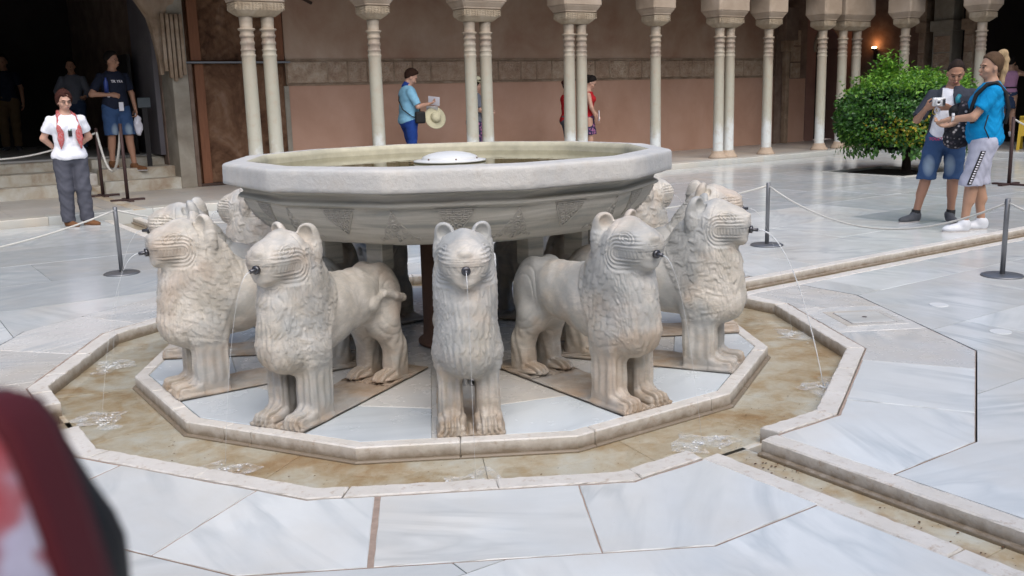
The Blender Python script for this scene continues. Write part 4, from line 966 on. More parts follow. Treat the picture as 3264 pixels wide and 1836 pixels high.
# yellow folding floor sign
M['yellow'] = simple('yellow_plastic', (.55, .36, .02), .45, noise=.06)
ys = empty('floor_sign', (17.05, 5.45, GZ), R(-70), 'yellow folding wet-floor sign at the right edge behind the rusty post', 'floor sign')
for s in (-1, 1):
    A = Acc()
    for w0, w1, z0, z1 in ((-.16, -.10, 0, .66), (.10, .16, 0, .66), (-.10, .10, .28, .66), (-.16, .16, .60, .68)):
        vv = [(x, s * (.22 - .2 * z / .68) + t, z) for z in (z0, z1) for x in (w0, w1) for t in (-.008, .008)]; A.add(vv, [(0, 1, 3, 2), (4, 6, 7, 5), (0, 4, 5, 1), (2, 3, 7, 6), (0, 2, 6, 4), (1, 5, 7, 3)])
    A.build('panel', M['yellow'], ys, False)
# ================================================================== PEOPLE
def rot(yaw=0, pitch=0, roll=0):
    return np.array(Matrix.Rotation(yaw, 3, 'Z') @ Matrix.Rotation(pitch, 3, 'Y') @ Matrix.Rotation(roll, 3, 'X'))
def basis(x, y):
    x = np.array(x, float); x /= np.linalg.norm(x); y = np.array(y, float); y = y - x * (x @ y); y /= np.linalg.norm(y); return np.stack([x, y, np.cross(x, y)], 1)
def cloth(name, col, rough=.85, fold=.5, pat=None):
    b = NB(name); n = b.noise(5, 4, .55, b.oc, .8); c = b.mix(b.noise(60, 3, .6, b.oc), tuple(x * .88 for x in col), tuple(min(1, x * 1.1) for x in col))
    if pat: c = pat(b, c)
    h = b.math('ADD', b.math('MULTIPLY', b.noise(7, 3, .5, b.map(b.oc, (1, 1, .6)), 1.2), 1.0), b.math('MULTIPLY', b.noise(200, 2, .5, b.oc), .05)); b.bump(h, fold, .03)
    return b.fin(c, rough, spec=.25)
def skinm(name, col):
    b = NB(name); c = b.mix(b.noise(14, 4, .6, b.oc), tuple(x * .86 for x in col), col); b.b.inputs['Subsurface Weight'].default_value = .08; b.b.inputs['Subsurface Radius'].default_value = (.02, .008, .004)
    return b.fin(c, .5, spec=.35)
def hairm(name, col): 
    b = NB(name); b.bump(b.noise(120, 3, .6, b.map(b.oc, (1, 1, .15))), .6, .01); return b.fin(b.mix(b.noise(50, 4, .6, b.map(b.oc, (1, 1, .1))), tuple(x * .5 for x in col), tuple(min(1, x * 1.2) for x in col)), .75, spec=.12)
M['skin_a'] = skinm('tanned_skin', (.40, .215, .14)); M['skin_b'] = skinm('light_skin', (.52, .31, .23)); M['skin_c'] = skinm('olive_skin', (.44, .26, .175))
M['eye'] = simple('dark_eye', (.03, .02, .018), .4); M['lips'] = simple('lip_red', (.30, .10, .085), .5)
M['hair_brown'] = hairm('dark_brown_hair', (.035, .018, .012)); M['hair_black'] = hairm('black_hair', (.014, .011, .010)); M['hair_auburn'] = hairm('auburn_dark_hair', (.05, .018, .014)); M['hair_blonde'] = hairm('blonde_streaked_hair', (.42, .30, .17)); M['hair_buzz'] = hairm('cropped_dark_hair', (.03, .02, .016))
M['white_cloth'] = cloth('white_shirt_cloth', (.74, .75, .80)); M['navy'] = cloth('navy_cloth', (.012, .016, .032)); M['sky'] = cloth('light_blue_knit', (.20, .42, .58)); M['royal'] = cloth('royal_blue_cloth', (.012, .045, .22))
M['azure'] = cloth('bright_blue_tee', (.0, .23, .50), fold=.7); M['lilac'] = cloth('lilac_grey_jersey', (.42, .43, .52)); M['char'] = cloth('charcoal_trousers', (.075, .078, .098)); M['grey_cloth'] = cloth('slate_grey_cloth', (.13, .14, .17)); M['red_cloth'] = cloth('crimson_cloth', (.38, .012, .018)); M['pink_cloth'] = cloth('mauve_cloth', (.42, .22, .34)); M['khaki'] = cloth('khaki_cloth', (.11, .07, .035)); M['navy_open'] = cloth('slate_navy_shirt', (.035, .04, .055))
M['scarf'] = cloth('coral_scarf', (.42, .075, .07), pat=lambda b, c: b.mix(b.ramp(b.noise(70, 2, .5, b.oc), [(.48, 0), (.55, .6)]), c, (.40, .25, .26)))
def denim(b, c):
    y = b.sep(b.oc, 1); z = b.sep(b.oc, 2); x = b.sep(b.oc, 0)
    d = b.math('ADD', b.math('POWER', b.math('MULTIPLY', b.math('SUBTRACT', b.math('ABSOLUTE', y), .10), 15.0), 2.0), b.math('POWER', b.math('MULTIPLY', b.math('SUBTRACT', z, .62), 8.0), 2.0))
    f = b.math('MULTIPLY', b.ramp(d, [(.0, 1), (1.0, 0)]), b.ramp(x, [(.0, 0), (.08, .8)])); return b.mix(f, c, (.30, .38, .45))
M['denim'] = cloth('faded_blue_denim', (.035, .075, .17), pat=denim); M['denim_plain'] = cloth('dark_denim', (.03, .05, .10))
def floral(b, c):
    n = b.n('ShaderNodeTexVoronoi'); n.inputs['Scale'].default_value = 26; b.l(b.oc, n.inputs['Vector']); f = b.ramp(n.outputs['Distance'], [(.22, .9), (.42, 0)]); return b.mix(f, c, b.ramp(n.outputs['Color'], [(.2, (.03, .03, .04)), (.5, (.22, .18, .20)), (.9, (.62, .58, .56))]))
M['floral'] = cloth('black_floral_cloth', (.02, .02, .026), pat=floral); M['floral_purple'] = cloth('navy_pink_print', (.03, .025, .07), pat=lambda b, c: b.mix(b.ramp(b.noise(25, 2, .5, b.oc), [(.52, 0), (.58, .8)]), c, (.42, .16, .30)))
M['shoe_brown'] = simple('brown_suede', (.16, .07, .028), .9); M['shoe_grey'] = simple('grey_mesh_shoe', (.085, .09, .10), .8, noise=.25); M['shoe_white'] = simple('white_leather_shoe', (.66, .68, .72), .5); M['sole'] = simple('pale_rubber_sole', (.45, .43, .42), .7); M['black'] = simple('black_webbing', (.008, .008, .009), .7); M['card'] = simple('white_card', (.75, .74, .80), .6, noise=.03); M['straw'] = simple('pale_straw', (.55, .52, .36), .8, noise=.15, bump=.5, bscale=90); M['green'] = simple('green_lanyard', (.02, .16, .07), .6); M['teal'] = simple('teal_band', (.02, .22, .28), .5); M['silver'] = simple('silver_white_plastic', (.62, .62, .62), .3, .2)
M['bottle'] = simple('blue_bottle_plastic', (.03, .06, .25), .25)
class Body:
    def __init__(s, name, loc, yaw, label, h, vox=.010, lean=(0, 0), build=1.0):
        s.root = empty('person', loc, yaw, label, 'person'); s.sc = h / 1.70; s.vox = vox / s.sc; s.lean = lean; s.b = build
    def field(s, lo=(-.45, -.48, -.01), hi=(.55, .48, 1.78)): return Field(lo, hi, s.vox)
    def emit(s, f, name, mat, parent=None, disp=0.0, seed=0.0):
        P, Q = f.polygonize()
        if len(P) < 10: return None
        if disp:
            N = vnormals(P, Q); x, y, z = P.T
            d = np.sin(z * 34 + 5 * np.sin(y * 9 + seed) + 4 * x) * .45 + np.sin(y * 42 + 3 * np.sin(z * 13 + seed) + x * 20) * .3 + np.sin(z * 75 + 4 * np.sin(x * 25 + y * 17)) * .25
            P = P + N * (disp * d)[:, None]
        P[:, 0] += s.lean[0] * P[:, 2]; P[:, 1] += s.lean[1] * P[:, 2]
        return link(name, fast_mesh(name, P * s.sc, Q), mat, parent or s.root)
    def pt(s, p): return Vector(((p[0] + s.lean[0] * p[2]) * s.sc, (p[1] + s.lean[1] * p[2]) * s.sc, p[2] * s.sc))
    def tb(s, name, pts, r, mat, parent=None, seg=8): return tube(name, [s.pt(p) for p in pts], r * s.sc if not isinstance(r, list) else [q * s.sc for q in r], mat, parent or s.root, seg)
    def setpose(s, arms, feet=((.03, .10), (.0, -.10)), knees=None, head=(0, 0), shw=.185, hipw=.095, toes=(.15, -.15), ank=(.085, .085)):
        s.arms, s.feet, s.head, s.shw, s.hipw, s.toes, s.ank = arms, feet, head, shw, hipw, toes, ank
        s.S = [np.array((-.01, sg * shw, 1.355)) for sg in (1, -1)]
        s.H = [np.array((0, sg * hipw, .90)) for sg in (1, -1)]; s.A = [np.array((fx, fy, az)) for (fx, fy), az in zip(feet, ank)]
        s.K = knees or [np.array(((h[0] + a[0]) / 2 + .03, (h[1] + a[1]) / 2, .49 + (a[2] - .085) * .6)) for h, a in zip(s.H, s.A)]
        s.hf = (rot(head[0], head[1], head[2] if len(head) > 2 else 0), np.array((.015, 0, 1.50)))
        return s
    def torso(s, f, g=0.0, k=.05, female=False):
        w = s.b
        f.ell((0, 0, 1.26), (.112 * w + g, .160 * w + g, .19), k); f.ell((-.012, 0, 1.335), (.085 + g, s.shw * .90 + g, .068 + g * .5), k); f.cap((-.012, 0, 1.34), (-.008, 0, 1.44), .085 + g * .6, .060 + g * .6, .04)
        f.ell((.005, 0, 1.09), (.100 * w + g, .135 * w + g, .17), k); f.ell((-.005, 0, .94), (.112 * w + g, .160 * w + g, .135), k)
        f.ell((-.05, 0, .90), (.09 * w + g, .14 * w + g, .10), k)
        if female:
            for sg in (1, -1): f.ell((.085, sg * .075, 1.255), (.058 + g, .062 + g, .062 + g), .035)
    def leg(s, f, i, g=0.0, k=.03):
        H, K, A = s.H[i], s.K[i], s.A[i]; w = s.b
        f.cap(H + (0, 0, -.03), K, .083 * w + g, .055 + g, k); f.cap(K, A, .053 + g, .036 + g, k)
        if g < .02: f.cap(K + (-.018, 0, -.07), K * .5 + A * .5 + np.array((-.02, 0, .02)), .050 + g, .048 + g, k)
    def bodymesh(s, mat, legs=True, arms=True, female=False):
        f = s.field(); s.torso(f, -.004, female=female); f.cap((-.01, 0, 1.40), (.008, 0, 1.50), .055, .050, .03)
        f.frame = s.hf
        f.ell((.0, 0, .115), (.092, .074, .098), .02); f.ell((.020, 0, .055), (.072, .062, .072), .03); f.ell((.052, 0, .008), (.030, .034, .026), .025)
        f.cap((.086, 0, .085), (.108, 0, .050), .009, .013, .010); f.ell((.083, 0, .108), (.018, .050, .010), .012)
        for sg in (1, -1):
            f.ell((.086, sg * .030, .083), (.016, .018, .012), .008, 'sub'); f.ell((.084, sg * .030, .083), (.012, .013, .009), .004); f.ell((.062, sg * .044, .050), (.028, .020, .022), .015)
            f.ell((-.002, sg * .078, .072), (.022, .010, .032), .008)
        f.ell((.092, 0, .022), (.014, .024, .006), .005); f.ell((.090, 0, .010), (.014, .021, .006), .005); f.frame = None
        for i in (0, 1):
            if legs: s.leg(f, i, 0); f.ell(s.A[i] + (.0, 0, -.035), (.042, .036, .04), .02)
            if arms:
                E, W, hd, pn, curl = s.arms[i]; E, W = np.array(E), np.array(W)
                f.cap(s.S[i] + (0, 0, -.02), E, .050 * (s.b * .5 + .5), .038, .03); f.cap(E, W, .040, .026, .02)
                B = basis(hd, np.cross(pn, hd)); f.frame = (B, W)
                f.cap((.0, 0, 0), (.03, 0, 0), .026, .026, .012, sq=(1, 1.1, .75)); f.ell((.055, 0, 0), (.052, .042, .017), .012)
                ts = 1 if i == 0 else -1; ts = ts * 1
                for q, (yy, L) in enumerate(((.030, .072), (.010, .082), (-.010, .076), (-.029, .060))):
                    p0 = np.array((.090, yy, 0)); a1 = curl * .7; p1 = p0 + L * .5 * np.array((math.cos(a1), 0, -math.sin(a1))); a2 = curl * 1.9; p2 = p1 + L * .5 * np.array((math.cos(a2), 0, -math.sin(a2)))
                    fr = max(.0088, s.vox * .95); f.cap(p0 * (.8, 1, 1), p1, fr + .001, fr, .005); f.cap(p1, p2, fr, fr * .88, .004)
                p0 = np.array((.02, .030, -.004)); p1 = np.array((.055, .058, -.018)); p2 = np.array((.085, .056, -.034)); fr = max(.010, s.vox)
                f.cap(p0, p1, fr * 1.2, fr, .008); f.cap(p1, p2, fr, fr * .85, .005); f.frame = None
        return s.emit(f, 'body', mat)
    def face(s, brow='hair_black', glasses=False):
        Rm, c = s.hf
        def T(p): return s.pt(tuple(Rm @ np.array(p) + c))
        A = Acc(); E = Acc()
        for sg in (1, -1):
            A.add(*tube_data([T((.094, sg * .016, .102)), T((.092, sg * .034, .108)), T((.078, sg * .052, .100))], .0042 * s.sc, 6))
            E.add(*tube_data([T((.0925, sg * .020, .083)), T((.0945, sg * .030, .0845)), T((.088, sg * .042, .083))], .0048 * s.sc, 6))
        e = E.build('eyes', M['eye'], s.root); a = A.build('eyebrows', M[brow], s.root); e['kind'] = 'stuff'; a['kind'] = 'stuff'
        tube('mouth', [T((.098, -.022, .016)), T((.1055, 0, .017)), T((.098, .022, .016))], .0042 * s.sc, M['lips'], s.root, 6)
        if glasses:
            G = Acc()
            for sg in (1, -1): G.add(*tube_data([T((.104 - .012 * abs(math.cos(t)), sg * (.031 + .022 * math.cos(t)), .082 + .016 * math.sin(t))) for t in [q * .63 for q in range(11)]], .0022, 5)); G.add(*tube_data([T((.09, sg * .053, .085)), T((.0, sg * .08, .085))], .002, 5))
            g = G.build('glasses', M['eye'], s.root); g['kind'] = 'stuff'
    def hair(s, style, mat):
        Rm, c = s.hf; f = s.field((-.35, -.3, 1.25), (.35, .3, 1.85)); f.frame = s.hf
        g = {'buzz': .006, 'short': .016, 'bob': .022, 'pony': .014, 'bun': .016}[style]
        f.ell((-.006, 0, .120), (.092 + g, .076 + g, .098 + g), .01)
        if style in ('buzz', 'short', 'pony', 'bun'):
            cutp = lambda X, Y, Z: (X * .80 - (Z - .135) * .75 - .028 + .0 * Y)
            f.op(np.array((-.3, -.3, -.2)), np.array((.3, .3, .4)), cutp, .004, 'int'); f.op(np.array((-.3, -.3, -.2)), np.array((.3, .3, .4)), lambda X, Y, Z: (.040 - Z) * .9 + X * .25, .004, 'int')
        if style == 'bob':
            f.ell((-.03, 0, .085), (.085, .092, .10), .02); cutp = lambda X, Y, Z: np.maximum(X * .92 - (Z - .135) * .42 - .045, (-.035 - Z)); f.op(np.array((-.3, -.3, -.2)), np.array((.3, .3, .4)), cutp, .004, 'int')
            f.cap((.07, -.03, .165), (.06, .06, .135), .022, .016, .01)
        if style == 'short': f.ell((.045, 0, .195), (.05, .06, .03), .02)
        if style == 'bun': f.ell((-.10, 0, .15), (.045, .045, .045), .02)
        o = s.emit(f, 'hair', mat, disp=.003)
        if style == 'pony':
            f = s.field((-.5, -.3, .9), (.3, .3, 1.95)); f.frame = s.hf
            f.ell((-.085, 0, .205), (.035, .032, .035), .02); 
            pts = [(-.07, 0, .205), (-.105, 0, .208), (-.125, 0, .15), (-.125, 0, .05), (-.112, .0, -.05), (-.105, 0, -.14)]; rr = [.026, .032, .036, .034, .028, .010]
            for a, b, r0, r1 in zip(pts[:-1], pts[1:], rr[:-1], rr[1:]): f.cap(a, b, r0, r1, .02)
            s.emit(f, 'ponytail', M['hair_blonde'], disp=.006)
        return o
    def top(s, mat, hem=.86, neck=1.44, sleeve=.6, g=.014, name='shirt', female=False, flare=.0, loose=.0, openf=False, disp=.006, ngap=.065):
        f = s.field(); s.torso(f, g, female=female)
        if loose: f.ell((.01, 0, 1.02), (.115 * s.b + loose, .150 * s.b + loose, .24), .05)
        if flare: f.ell((0, 0, .90), (.135 * s.b + flare, .175 * s.b + flare, .12), .04)
        if sleeve > 0:
            for i in (0, 1):
                E = np.array(s.arms[i][0]); S = s.S[i] + (0, 0, -.01); W = np.array(s.arms[i][1]); e = S + (E - S) * min(1, sleeve)
                f2 = s.field(); f2.cap(S, e, .056 * (s.b * .5 + .5) + g * .4, .052 + g * .7, .02)
                if sleeve > 1: e2 = E + (W - E) * (sleeve - 1); f2.cap(E, e2, .048 + g * .6, .036 + g * .6, .02); e = e2
                d = (E - S) if sleeve <= 1 else (W - E); d = d / np.linalg.norm(d); cut = e + d * .012
                f2.F = np.maximum(f2.F, (f2.ax[0][:, None, None] - cut[0]) * d[0] + (f2.ax[1][None, :, None] - cut[1]) * d[1] + (f2.ax[2][None, None, :] - cut[2]) * d[2])
                h = np.clip(.5 + .5 * (f.F - f2.F) / .025, 0, 1); f.F = f.F * (1 - h) + f2.F * h - .025 * h * (1 - h)
        f.cut(lambda X, Y, Z: hem + .006 * np.sin(Y * 22) - Z + 0 * X); f.cut(lambda X, Y, Z: Z - neck + 0 * X * Y)
        f.cut(lambda X, Y, Z: -(np.sqrt((X - .005) ** 2 + Y ** 2 + ((Z - neck - .045) * .9) ** 2) - ngap - .02))
        if openf: f.cut(lambda X, Y, Z: np.minimum(X - .02, (.05 + .24 * np.clip(1.36 - Z, 0, 1)) - np.abs(Y + .05)))
        return s.emit(f, name, mat, disp=disp)
    def bottom(s, mat, waist=1.0, end=.09, g=.018, widen=.0, name='trousers', disp=.007):
        f = s.field((-.4, -.4, -.01), (.45, .4, 1.12)); w = s.b
        f.ell((-.005, 0, .94), (.118 * w + g * .5, .165 * w + g * .5, .14), .05); f.ell((-.05, 0, .90), (.095 * w + g * .4, .145 * w + g * .4, .10), .05)
        f.ell((.0, 0, .84), (.095 * w + g, .15 * w + g, .07), .05)
        for i in (0, 1):
            H, K, A = s.H[i], s.K[i], s.A[i]; f.cap(H + (0, 0, -.03), K, .088 * w + g, .060 + g + widen, .03)
            if end < .45: f.cap(K, A, .060 + g + widen, .050 + g + widen, .03)
            else: 
                d = (K - H); f.cap(K, K + d * .1, .060 + g + widen, .062 + g + widen, .03)
        f.cut(lambda X, Y, Z: end - Z + 0 * X * Y); f.cut(lambda X, Y, Z: Z - waist + 0 * X * Y)
        return s.emit(f, name, mat, disp=disp, seed=2.0)
    def skirt(s, mat, waist=1.0, end=.45, r=.20):
        f = s.field((-.4, -.4, 0), (.45, .4, 1.12)); f.ell((-.01, 0, .93), (.13, .17, .14), .05); f.cap((0, 0, .85), (0, 0, end), .14, r, .05, sq=(.85, 1, 1)); f.cut(lambda X, Y, Z: end - Z + 0 * X * Y); f.cut(lambda X, Y, Z: Z - waist + 0 * X * Y); return s.emit(f, 'skirt', mat, disp=.009)
    def shoes(s, mat, sole='sole', g=0.0):
        for i in (0, 1):
            A = s.A[i]; f = Field((-.2, -.12, -.012), (.28, .12, .22), s.vox * .9)
            f.ell((.075, 0, .035), (.135, .046, .038), .02); f.ell((-.015, 0, .055), (.058, .042, .055), .02); f.ell((.13, .0, .03), (.075, .048, .030), .02); f.cap((0, 0, .07), (-.005, 0, .10), .044, .046, .02); f.cap((.02, 0, .07), (.10, 0, .045), .035, .028, .02)
            f.cut(lambda X, Y, Z: -Z - .0 * X * Y); f.ell((-.01, 0, .08), (.055, .05, .04), .02); f.cut(lambda X, Y, Z: Z - .115 + 0 * X * Y)
            P, Q = f.polygonize(); t = s.toes[i]; c, sn = math.cos(t), math.sin(t); x, y = P[:, 0].copy(), P[:, 1].copy(); z0 = A[2] - .085
            P[:, 0] = x * c - y * sn + A[0]; P[:, 1] = x * sn + y * c + A[1]; P[:, 2] += z0
            o = link('shoe', fast_mesh('shoe', P * s.sc, Q), mat, s.root)
            n = 20; v = []; 
            for zz in (0, .014):
                for k in range(n):
                    a = 6.2832 * k / n; X = .075 + .142 * math.cos(a); Y = (.050 - .008 * (math.cos(a) < -.2)) * math.sin(a); v.append(((X * c - Y * sn + A[0]) * s.sc, (X * sn + Y * c + A[1]) * s.sc, (zz + z0) * s.sc))
            link('sole', pydata('sole', v, [tuple(range(n))[::-1], tuple(range(n, 2 * n))] + [(k, (k + 1) % n, n + (k + 1) % n, n + k) for k in range(n)]), M[sole], o)
def D(a): return (math.cos(R(a)), math.sin(R(a)))
RX, RY = .8222, -.5692       # image right on the ground
def at(u, v, dr): return (u + RX * dr, v + RY * dr)
DN = (0, 0, -1)
# --- woman in white before the steps
x, y = at(-.69, 8.09, .05)
b = Body('w', (x, y, 0), R(-88), 'woman in white shirt, coral scarf and charcoal trousers, hands behind her back', 1.66, .0085, build=1.10)
b.setpose([((-.07, .27, 1.13), (-.15, .10, .98), (-.3, -1, -.1), (-1, 0, 0), .6), ((-.07, -.27, 1.13), (-.15, -.10, .96), (-.3, 1, -.1), (-1, 0, 0), .6)], feet=((.03, .12), (.0, -.10)), head=(R(6), R(8)), shw=.178, toes=(.5, .35))
b.bodymesh(M['skin_b'], female=True); b.face('hair_brown', True); b.hair('bob', M['hair_auburn']); b.bottom(M['char'], 1.0, .07, .02, .012); b.top(M['white_cloth'], .86, 1.42, .62, .018, female=True, flare=.02, ngap=.075); b.shoes(M['shoe_brown'])
for sg in (1, -1):
    f = b.field((-.2, -.3, .9), (.3, .3, 1.5)); pts = [(-.05, sg * .06, 1.45), (.055, sg * .085, 1.40), (.14, sg * .105, 1.25), (.155, sg * .11, 1.12), (.150, sg * .12, 1.00)]; rr = [.030, .034, .040, .040, .012]
    for p, q, r0, r1 in zip(pts[:-1], pts[1:], rr[:-1], rr[1:]): f.cap(p, q, r0, r1, .015, sq=(.45, 1, 1))
    b.emit(f, 'scarf_end', M['scarf'], disp=.005)
b.tb('lanyard', [(.03, .075, 1.42), (.115, .05, 1.32), (.150, .02, 1.23), (.145, .0, 1.18)], .006, M['green']); b.tb('lanyard', [(.03, -.075, 1.42), (.125, -.03, 1.30), (.150, .0, 1.20)], .004, M['green'])
o = box('badge', (.150, -.02, 1.12), (.156, .025, 1.19), M['black'], b.root, .002)
# --- man in navy tee on the portal steps
x, y = at(.93, 11.90, -.12)
b = Body('m', (x, y, .46), R(-80), 'man in navy T-shirt and faded denim shorts stepping down the portal steps', 1.86, .0095, build=1.08)
b.setpose([((-.02, .27, 1.10), (.06, .27, .88), (.1, .05, -1), (0, 1, 0), .9), ((.0, -.34, 1.10), (.13, -.11, 1.09), (.5, 1, -.15), (.8, -.3, .4), 1.0)], feet=((.16, .13), (-.02, -.13)), head=(R(38), R(0)), toes=(.5, -.1), ank=(.04, .085))
b.bodymesh(M['skin_a']); b.face(); b.hair('short', M['hair_black']); b.bottom(M['denim'], 1.0, .50, .02, .02, 'shorts'); b.top(M['navy'], .88, 1.44, .72, .020, loose=.012); b.shoes(M['shoe_brown'])
ph = box('phone', (.175, -.02, .93), (.187, .055, 1.07), M['card'], b.root, .004)
wb_ = b.tb('wristband', [(.115 + .034 * math.cos(t) * .4, -.135 + .02 * math.cos(t), 1.09 + .034 * math.sin(t)) for t in [q * .7 for q in range(10)]], .008, M['card'])
bo = empty('water_bottle', (x, y, .46), R(-80), 'blue water bottle tucked under the arm of the man in the navy T-shirt', 'bottle')
o = b.tb('bottle_body', [(.13, -.17, 1.17), (.13, -.165, 1.12), (.13, -.165, 1.27), (.13, -.16, 1.32), (.13, -.16, 1.34)], [.004, .033, .033, .014, .014], M['bottle'], None, 14); o.parent = bo
bg_ = Body('x', (x, y, .46), R(-80), 'white plastic bag hanging from the hand of the man in the navy T-shirt', 1.86, .0095); bg_.root.name = 'plastic_bag'; bg_.root['category'] = 'bag'
f = Field((-.1, .1, .4), (.25, .45, .95), .009); f.ell((.07, .28, .62), (.06, .07, .15), .02); f.cap((.07, .28, .72), (.07, .27, .84), .035, .012, .03); bg_.emit(f, 'bag_body', M['card'], disp=.010)
def text(body, s, size, loc, rotz, mat, parent, name='lettering', tilt=0):
    cu = bpy.data.curves.new(name, 'FONT'); cu.body = s; cu.size = size; cu.align_x = 'CENTER'; cu.extrude = .0015; cu.offset = size * .018
    t = bpy.data.objects.new(name, cu); COL.objects.link(t); bpy.context.view_layer.update(); me = bpy.data.meshes.new_from_object(t.evaluated_get(bpy.context.evaluated_depsgraph_get())); bpy.data.objects.remove(t)
    # wrap the flat print round the chest ellipse, letters face +x
    a_, b_ = rotz
    for v in me.vertices:
        s_, z, dpt = v.co.x, v.co.y, v.co.z; th = s_ / b_; v.co = ((a_ * math.cos(th) + dpt) + loc[0], b_ * math.sin(th) + loc[1], z + loc[2])
    for v in me.vertices: p = body.pt((v.co.x, v.co.y, v.co.z)); v.co = p
    o = link(name, me, mat, parent); return o
text(b, 'TK YKA', .052, (.0, .0, 1.265), (.152, .185), M['card'], b.root)
# --- man in light blue
x, y = at(5.3, 10.0, -.09)
b = Body('m', (x, y, GZ), R(-12), 'man in light blue shirt and royal blue trousers, seen from behind, reading white papers', 1.86, .010, build=1.12)
b.setpose([((.10, .24, 1.13), (.30, .16, 1.14), (1, -.2, .1), (0, .3, -1), .8), ((.08, -.26, 1.12), (.28, -.14, 1.15), (1, .15, .2), (0, 0, -1), .7)], head=(R(-5), R(28)), feet=((.06, .10), (-.04, -.10)))
b.bodymesh(M['skin_b']); b.face('hair_brown'); b.hair('short', M['hair_brown']); b.bottom(M['royal'], 1.0, .06, .012); b.top(M['sky'], .86, 1.45, .85, .020, loose=.02); b.shoes(M['shoe_brown'])
f = b.field((-.2, -.2, 1.38), (.2, .2, 1.52)); f.cap((-.02, 0, 1.43), (-.005, 0, 1.465), .075, .062, .01); f.cap((-.02, 0, 1.41), (.02, 0, 1.50), .056, .05, .004, 'sub'); b.emit(f, 'collar', M['royal'])
b.tb('bag_strap', [(.0, .13, 1.44), (-.12, .05, 1.36), (-.165, -.04, 1.22), (-.14, -.15, 1.08), (-.02, -.235, .97), (.10, -.21, .93)], .009, M['black']); b.tb('bag_strap', [(.0, .13, 1.44), (.12, .08, 1.3), (.17, -.05, 1.1), (.14, -.17, .95)], .009, M['black'])
f = b.field((-.1, -.35, .8), (.3, .0, 1.15)); f.rbox((.12, -.22, .95), (.085, .035, .095), .03, .01); b.emit(f, 'hip_bag', M['black'])
pp = empty('papers', (x, y, GZ), R(-12), 'white folded papers held up by the man in light blue', 'papers')
for k, (dx, dz, tl) in enumerate(((.0, .0, .5), (-.04, -.14, .9))): q = box('sheet', (-.002, -.10, -.085), (.002, .10, .085), M['card'], pp); q.location = (.45 + dx, -.06, 1.31 + dz); q.rotation_euler = (.15, -tl, R(60))
ht = empty('straw_hat', (x, y, GZ), R(-12), 'pale straw hat dangling from the hand of the man in light blue', 'hat')
hb = lathe('brim', [(.10, .0), (.19, -.004), (.20, .004), (.19, .008), (.10, .014)], M['straw'], ht, 32); hb.location = (.44, -.12, 1.02); hb.rotation_euler = (R(72), R(18), 0); hc = lathe('crown', [(.095, .0), (.09, .06), (.075, .10), (.03, .112)], M['straw'], ht, 32); hc.location = (.44, -.12, 1.02); hc.rotation_euler = (R(72), R(18), 0)
# --- person in grey top behind twin columns
b = Body('m', (*at(6.50, 10.0, .05), GZ), R(-20), 'person in slate grey top and cream sun hat, mostly hidden between twin columns', 1.70, .011, build=1.05)
b.setpose([((.04, .25, 1.13), (.20, .16, 1.05), (1, -.2, 0), (0, 0, -1), .8), ((.04, -.25, 1.13), (.20, -.16, 1.05), (1, .2, 0), (0, 0, -1), .8)], head=(0, R(15)))
b.bodymesh(M['skin_b']); b.hair('bob', M['hair_brown']); b.bottom(M['floral_purple'], 1.0, .35, .015, .01); b.top(M['grey_cloth'], .85, 1.44, .8, .02, loose=.02); b.shoes(M['shoe_grey'])
f = b.field((-.3, -.3, 1.5), (.3, .3, 1.85)); f.frame = b.hf; f.ell((-.01, 0, .15), (.105, .092, .09), .01); f.cap((0, 0, .135), (.001, 0, .136), .15, .15, .01, sq=(1, 1, .08)); b.emit(f, 'sun_hat', M['straw'])
# --- woman in red behind twin columns and companion
b = Body('w', (*at(9.02, 10.0, .13), GZ), R(-32), 'woman in red sleeveless top and dark patterned skirt, half hidden by twin columns', 1.70, .010)
b.setpose([((.06, .22, 1.12), (.18, .14, .96), (.6, 0, -1), (0, 1, 0), .7), ((.04, -.22, 1.10), (.14, -.16, .90), (.5, .1, -1), (0, -1, 0), .7)], head=(0, R(32)), shw=.165)
b.bodymesh(M['skin_b'], female=True); b.face(glasses=True); b.hair('bun', M['hair_black']); b.top(M['red_cloth'], .90, 1.40, 0, .010, female=True); b.skirt(M['floral_purple'], 1.0, .58); b.shoes(M['shoe_white'])
o = box('leaflet', (.18, -.27, .84), (.19, -.13, 1.04), M['card'], b.root)
b = Body('w', (*at(8.72, 10.05, -.02), GZ), R(-28), 'person in crimson top glimpsed in the gap between the twin columns', 1.62, .011)
b.setpose([((.0, .20, 1.12), (.08, .14, .92), (.3, 0, -1), (0, 1, 0), .5), ((.0, -.20, 1.12), (.08, -.14, .92), (.3, 0, -1), (0, -1, 0), .5)], head=(0, R(10)), shw=.15, hipw=.08); b.b = .9
b.bodymesh(M['skin_b'], female=True); b.hair('bun', M['hair_auburn']); b.top(M['red_cloth'], .88, 1.42, .3, .010, female=True); b.bottom(M['char'], 1.0, .3, .012); b.shoes(M['shoe_white'])
